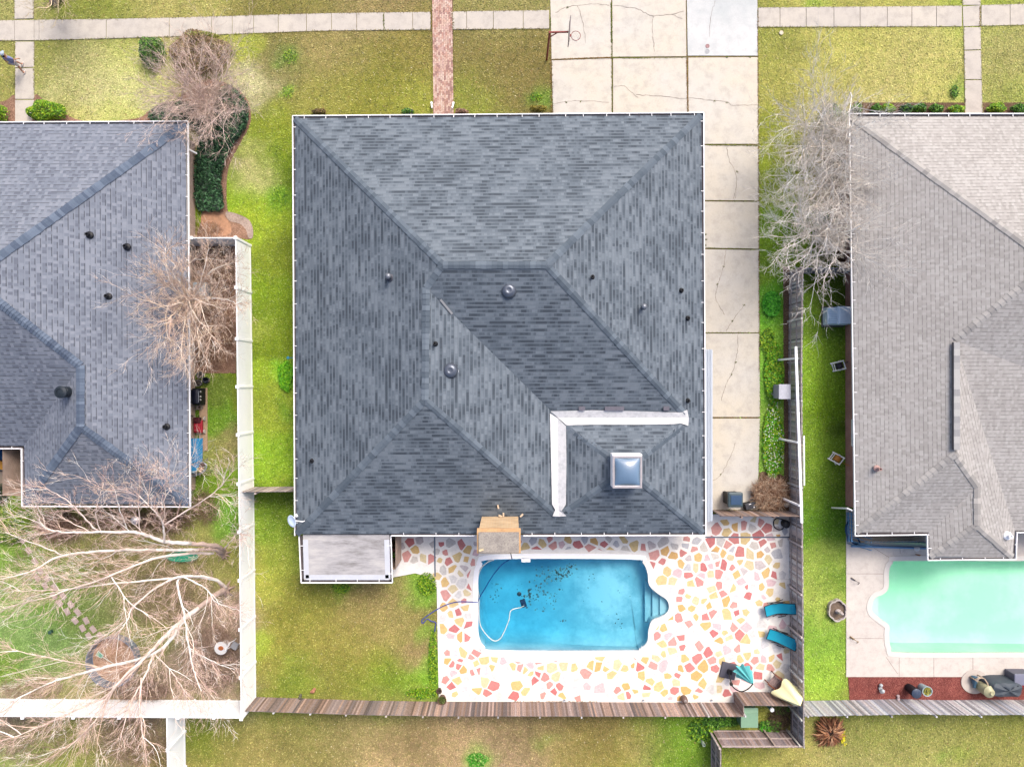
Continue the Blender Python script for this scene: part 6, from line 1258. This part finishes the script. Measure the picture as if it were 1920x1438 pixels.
t = thing('bird_feeder', 'silver round bird feeder on a pole below the edge of the slate roof', 'bird feeder', P(282, 965)); mb = MB(); mb.tube([(0, 0, 0), (0, 0, 1.7)], .02, 8); loc(mb, 'pole', M_DARK, t); mb = MB(); mb.lathe([(.26, 1.6), (.27, 1.64), (.2, 1.72), (.05, 1.8), (.001, 1.82)], 22); loc(mb, 'feeder_roof', mat(206, 200, 206, .4, .3, var=.25), t, True); mb = MB(); mb.lathe([(.12, 1.35), (.12, 1.6)], 14); loc(mb, 'seed_tube', mat(150, 150, 156), t)
t = thing('garden_tub', 'shallow green plastic tub half hidden under the branches of the big tree', 'tub', P(344, 1042)); mb = MB(); mb.lathe([(.4, .02), (.5, .14), (.54, .2), (.5, .2), (.4, .08), (.001, .06)], 32, sx=1.9, sy=.6); loc(mb, 'shell', mat(60, 180, 140, .5, var=.12), t, True)
t = thing('watering_can', 'small dark green watering can on the bright grass of the left back yard', 'watering can', P(97, 1183)); mb = MB(); mb.lathe([(.11, 0), (.12, .2), (.09, .22), (.001, .22)], 14); loc(mb, 'body', mat(70, 110, 90), t, True); mb = MB(); mb.tube([(.1, 0, .08), (.28, .06, .22)], [.02, .012], 6); loc(mb, 'spout', mat(70, 110, 90), t)
o = rockish('dark_stump', 'dark round stump under the thin bare tree at the top edge', 'stump', 105, 3, .42, (104, 96, 112), 0, 2)
# ---- pool equipment
def dz(px_, py_): return 0
pz = lambda x: {0: 0}.get(0)
def zp(px_, d): return P(px_, 0, 0)
def ppt(x, y, z): return P(880 + x / 4.923, 1030 + y / 4.923, z)
t = thing('pool_cleaner', 'white pool cleaner hose with a dark suction head in the blue pool', 'pool cleaner', ppt(495, 500, -.5))
mb = MB(); mb.tube(spline([ppt(x, y, z) for x, y, z in [(505, 520, -.35), (470, 535, -.15), (385, 562, -.085), (365, 650, -.085), (330, 740, -.085), (290, 815, -.085), (240, 843, -.085), (190, 818, -.085), (130, 750, -.085), (97, 680, -.085), (88, 560, -.085), (90, 450, -.085), (80, 350, -.08), (82, 250, -.08), (115, 165, -.08), (180, 110, -.08), (228, 97, -.05)]], 6), .032, 8); mb.build('hose', mat(246, 250, 244, .4), t, smooth=True)
mb = MB(); mb.box(ppt(498, 495, -.6), (.34, .5, .16), .3, bev=.05); mb.lathe([(.1, 0), (.08, .15), (.001, .18)], 14, c=ppt(500, 505, -.55)); mb.build('suction_head', mat(30, 70, 110, .5), t)
mb = MB(); mb.tube(spline([ppt(385, 84, -.05), ppt(300, 140, -.085), ppt(210, 250, -.085), ppt(150, 350, -.085), ppt(100, 430, -.085), ppt(82, 478, -.05)], 6), .03, 8); o = mb.build('rope', mat(20, 70, 150, .5), smooth=True); tag(o, 'dark blue rope across the upper left corner of the blue pool', 'rope')
mb = MB(); mb.tube(spline([P(*q_) for q_ in [(896, 1129, .08), (878, 1128, .08), (858, 1128, .08), (838, 1133, .08), (818, 1143, .08), (800, 1155, .06), (791, 1163, .06), (793, 1168, .06), (801, 1160, .08), (808, 1164, .06), (817, 1167, .08), (816, 1176, .06), (815, 1184, .06)]], 6), .03, 6); o = mb.build('backwash_hose', mat(84, 100, 190, .6), smooth=True); tag(o, 'blue flat hose running from the pool edge across the patio onto the lawn', 'hose')
mb = MB(); mb.tube([P(957, 1034, .07), P(960, 1048, .09)], .03, 6); o = mb.build('short_hose', mat(30, 50, 90, .6)); tag(o, 'short dark hose between the chimney and the pool edge', 'hose')
mb = MB(); rr = random.Random(4)
def leafspot(cx_, cy_, sx_, sy_, n_, s0=.05):
    for _ in range(n_):
        x, y = cx_ + rr.gauss(0, sx_), cy_ + rr.gauss(0, sy_)
        if not (95 < x < 1640 and 100 < y < 920): continue
        g_ = ppt(x, y, 0); s_ = s0 * rr.uniform(.5, 2.1); a = rr.random() * 6.28; z = -.092
        u = Vector((math.cos(a), math.sin(a), 0)) * s_; w = Vector((-math.sin(a), math.cos(a), 0)) * s_ * .6; c = Vector((g_.x, g_.y, z))
        mb.add([c - u, c + w, c + u, c - w], [(0, 1, 2, 3)], col=(.02, .06, .07, 1) if rr.random() < .6 else (.03, .12, .14, 1))
leafspot(865, 235, 34, 28, 26, .055); leafspot(780, 215, 70, 34, 40, .042); leafspot(930, 160, 25, 20, 14); leafspot(690, 280, 70, 50, 36); leafspot(620, 420, 70, 50, 40); leafspot(240, 410, 30, 50, 22, .04); leafspot(540, 440, 20, 25, 12, .07); leafspot(750, 440, 60, 50, 18, .04); leafspot(700, 540, 60, 20, 8, .045); leafspot(1300, 300, 180, 130, 22, .035); leafspot(1380, 660, 20, 40, 10, .04); leafspot(870, 670, 30, 10, 3, .05)
tag(mb.build('pool_debris', M_LEAF), 'dark wet leaves floating in the left half of the blue pool', 'leaves', kind='stuff')
o = MB().lathe([(.13, 0), (.14, .05), (.1, .08), (.001, .09)], 18).build('sunken_toy', mat(16, 60, 80), smooth=True); o.location = ppt(460, 408, -.13); tag(o, 'small dark round thing in the blue pool above the suction head', 'toy')
# ---------------------------------------------------------------- the walker on the left garden path
def skin(name, verts, edges, radii, m, parent=None, lvl=2, root=0):
    me = bpy.data.meshes.new(name); me.from_pydata([Vector(v) for v in verts], edges, []); me.materials.append(m); o = bpy.data.objects.new(name, me); COL.objects.link(o); o.parent = parent
    md = o.modifiers.new('skin', 'SKIN'); md.use_smooth_shade = True; sl = me.skin_vertices[0].data
    for i, r_ in enumerate(radii): sl[i].radius = (r_, r_) if not hasattr(r_, '__len__') else r_; sl[i].use_root = (i == root)
    s2 = o.modifiers.new('sub', 'SUBSURF'); s2.levels = lvl; s2.render_levels = lvl; return o
V = []; E_ = []; Rd = []
def vx(p_, r_, a=None):
    V.append(p_); Rd.append(r_)
    if a is not None: E_.append((a, len(V) - 1))
    return len(V) - 1
pel = vx((0, 0, .95), (.15, .11)); wa = vx((0, .01, 1.12), (.14, .1), pel); chst = vx((0, .03, 1.33), (.17, .12), wa); nk = vx((0, .04, 1.5), .06, chst); hd0 = vx((0, .06, 1.58), .085, nk); hd = vx((0, .07, 1.67), (.085, .1), hd0); hd2 = vx((0, .07, 1.75), .06, hd); vx((0, .165, 1.64), .015, hd); 
for s_ in (-1, 1): vx((s_ * .088, .06, 1.65), .014, hd)
for s_, fy in ((-1, .24), (1, -.22)):
    h_ = vx((s_ * .1, 0, .9), .095, pel); k_ = vx((s_ * .11, fy * .65 + .04, .5), .062, h_); an = vx((s_ * .11, fy - (.06 if fy < 0 else 0), .1), .042, k_); vx((s_ * .11, fy + .14, .045), .04, an)
    sh = vx((s_ * .2, .03, 1.4), .06, chst); el = vx((s_ * .27, -fy * .4, 1.12), .042, sh); wr = vx((s_ * .25, -fy * .9 + .06, .9), .028, el); pm = vx((s_ * .245, -fy * 1.0 + .09, .83), (.036, .022), wr)
    for q_, (dx, dy, L) in enumerate([(.0, .03, .075), (.0, .01, .085), (.0, -.012, .08), (.0, -.032, .06)]):
        f1 = vx((s_ * .245 + dx, -fy * 1.0 + .09 + dy, .785), .009, pm); vx((s_ * .235 + dx, -fy + .1 + dy * 1.1, .785 - L), .008, f1)
    vx((s_ * .225, -fy + .135, .79), .010, pm)
M_SKIN = mat(214, 160, 136, .6, var=.05)
person = skin('person', V, E_, Rd, M_SKIN); person.location = P(45, 130, .04); person.rotation_euler.z = R(-12); tag(person, 'person walking up the garden path in pale cap, blue shirt, pale shorts and white shoes', 'person')
sv = [(0, 0, .93), (0, .01, 1.12), (0, .03, 1.33), (0, .04, 1.46)]; se = [(0, 1), (1, 2), (2, 3)]; sr = [(.2, .165), (.19, .15), (.205, .155), (.1, .09)]
for s_, fy in ((-1, .24), (1, -.22)):
    i = len(sv); sv += [(s_ * .2, .03, 1.4), (s_ * .25, -fy * .25, 1.22)]; se += [(2, i), (i, i + 1)]; sr += [.08, .07]
skin('shirt', sv, se, sr, mat(150, 160, 214, .8, var=.12), person)
pv = [(0, 0, .96)]; pe = []; pr = [(.17, .13)]
for s_, fy in ((-1, .24), (1, -.22)): i = len(pv); pv += [(s_ * .1, 0, .88), (s_ * .112, fy * .5 + .03, .6)]; pe += [(0, i), (i, i + 1)]; pr += [.115, .09]
skin('shorts', pv, pe, pr, mat(226, 220, 226, .8), person)
for s_, fy in ((-1, .24), (1, -.22)): skin('shoe', [(s_ * .11, fy - .09, .055), (s_ * .11, fy + .06, .05), (s_ * .11, fy + .17, .04)], [(0, 1), (1, 2)], [.055, .055, .045], mat(250, 240, 236, .6), person)
skin('hair', [(0, .03, 1.70), (0, -.03, 1.62), (0, -.02, 1.55)], [(0, 1), (1, 2)], [.1, .09, .05], mat(40, 30, 34, .8), person)
mb = MB(); mb.lathe([(.108, 1.72), (.11, 1.76), (.09, 1.82), (.04, 1.855), (.001, 1.86)], 22, c=(0, .06, 0), sy=1.1); mb.prism([(-.085, .14), (.085, .14), (.07, .24), (0, .27), (-.07, .24)], 1.72, 1.735); loc(mb, 'cap', mat(206, 224, 244, .7), person, True)
for s_ in (-1, 1): m = MB(); m.lathe([(.001, 1.655), (.012, 1.665), (.001, 1.678)], 8, c=(s_ * .032, .163, 0)); loc(m, 'eye', M_BLACK, person)
m = MB(); m.box((0, .165, 1.6), (.045, .012, .01)); loc(m, 'mouth', mat(170, 90, 84), person)
# ---------------------------------------------------------------- grass blades and fallen leaves over the lawns
def blades(n_, name, label, size, hgt, colfn, seed, xr_=(-33, 33), yr_=(-25, 25), keep=None):
    r_ = np.random.default_rng(seed); x = r_.uniform(*xr_, n_); y = r_.uniform(*yr_, n_)
    bad = np.zeros(n_, bool)
    for poly in PAVED + [POOL_A, POOL_B]:
        b = np.array(poly); m = (x > b[:, 0].min() - .1) & (x < b[:, 0].max() + .1) & (y > b[:, 1].min() - .1) & (y < b[:, 1].max() + .1)
        if m.any(): bad[np.where(m)[0]] |= inpoly(x[m], y[m], poly)
    for x0_, x1_, y0_, y1_ in [(-12.3, 10.9, -8.4, 15.2), (-50, -20.4, -3.4, 15.2), (-29, -20.4, -7, 0), (21.2, 60, -8, 15.2), (-11.9, -6.9, -11.1, -8)]:
        bad |= (x > x0_) & (x < x1_) & (y > y0_) & (y < y1_)
    if keep is not None: bad |= ~keep(x, y, r_)
    x, y = x[~bad], y[~bad]; m = len(x); a_ = r_.uniform(0, 6.283, m); s_ = size * r_.uniform(.6, 1.5, m); h_ = hgt * r_.uniform(.1, 1.3, m)
    ux, uy = np.cos(a_), np.sin(a_); w = s_ * .3; l = s_
    z0_ = .012 + (vnoise(x, y, .25, 3) - .5) * .03
    V = np.zeros((m, 3, 3)); V[:, 0] = np.stack([x - uy * w, y + ux * w, z0_], -1); V[:, 1] = np.stack([x + uy * w, y - ux * w, z0_], -1); V[:, 2] = np.stack([x + ux * l, y + uy * l, z0_ + h_], -1)
    me = bpy.data.meshes.new(name); me.vertices.add(m * 3); me.vertices.foreach_set('co', V.ravel()); me.loops.add(m * 3); me.loops.foreach_set('vertex_index', np.arange(m * 3))
    me.polygons.add(m); me.polygons.foreach_set('loop_start', np.arange(0, m * 3, 3)); me.update(calc_edges=True)
    c = colfn(x, y, r_); ca = me.color_attributes.new('Col', 'FLOAT_COLOR', 'POINT'); cc = np.concatenate([c, np.ones((m, 1))], 1).astype(np.float32); ca.data.foreach_set('color', np.repeat(cc, 3, axis=0).ravel())
    me.materials.append(M_LEAF); o = bpy.data.objects.new(name, me); COL.objects.link(o); return tag(o, label, name.replace('_', ' '), kind='stuff')
def gc(x, y, r_):
    c = lawn_colour(x, y); k = r_.uniform(.55, 1.75, len(x))[:, None]; straw = (r_.random(len(x)) < .16)[:, None]
    return np.clip(np.where(straw, c * 1.15 + np.array([.09, .075, .04]), c * k), 0, .7)
blades(420000, 'grass', 'short winter lawn grass, part green and part dry', .075, .05, gc, 5)
def lc(x, y, r_):
    pal_ = np.array([A(236, 216, 150)[:3], A(214, 180, 120)[:3], A(244, 232, 190)[:3], A(170, 120, 80)[:3]]); return pal_[r_.integers(0, 4, len(x))]
def lk(x, y, r_):
    k = .03 + .5 * np.exp(-((x + 5) ** 2 / 130 + (y - 19) ** 2 / 14)) + .6 * (x < -17) * (y > 15) + .28 * (y < -20.8) + .25 * (x > 15) * (x < 17.5) * (y > 5) + .12 * (x < 12.5) * (x > -16) * (y < -9)
    return r_.random(len(x)) < k
blades(42000, 'fallen_leaves', 'small dry leaves scattered over the lawns', .07, .02, lc, 8, keep=lk)

# ragged grass and dirt creeping over the edges of the paving
mb = MB(); er = random.Random(9)
for poly in PAVED[:52]:
    for k in range(len(poly)):
        a_, b_ = poly[k - 1], poly[k]; L = math.hypot(b_[0] - a_[0], b_[1] - a_[1])
        if L < .2 or abs(a_[0]) > 34: continue
        dx, dy = (b_[0] - a_[0]) / L, (b_[1] - a_[1]) / L; nx_, ny_ = -dy, dx
        m_ = ((a_[0] + b_[0]) / 2, (a_[1] + b_[1]) / 2); P1 = (np.array([m_[0] + nx_ * .15, m_[0] - nx_ * .15]), np.array([m_[1] + ny_ * .15, m_[1] - ny_ * .15])); ins = [False, False]
        for q_ in PAVED: r_ = inpoly(P1[0], P1[1], q_); ins = [ins[0] or r_[0], ins[1] or r_[1]]
        if all(ins): continue
        for _ in range(int(L * 26)):
            t = er.random() * L; o_ = er.gauss(0, .03); g_ = (a_[0] + dx * t + nx_ * o_, a_[1] + dy * t + ny_ * o_)
            if abs(g_[0]) > 33 or abs(g_[1]) > 25: continue
            c_ = lawn_colour(np.array([g_[0]]), np.array([g_[1]]))[0] * er.uniform(.45, 1.3) if er.random() < .65 else np.array(A(120, 92, 60)[:3])
            a2 = er.random() * 6.28; s_ = er.uniform(.03, .07); c = Vector((*g_, er.uniform(.045, .075))); u = Vector((math.cos(a2), math.sin(a2), .2)) * s_; w = Vector((-math.sin(a2), math.cos(a2), .1)) * s_ * .4
            mb.add([c - w, c + w, c + u], [(0, 1, 2)], col=tuple(c_) + (1,))
tag(mb.build('edge_grass', M_LEAF), 'ragged grass and dirt along the edges of the paving', 'grass', kind='stuff')
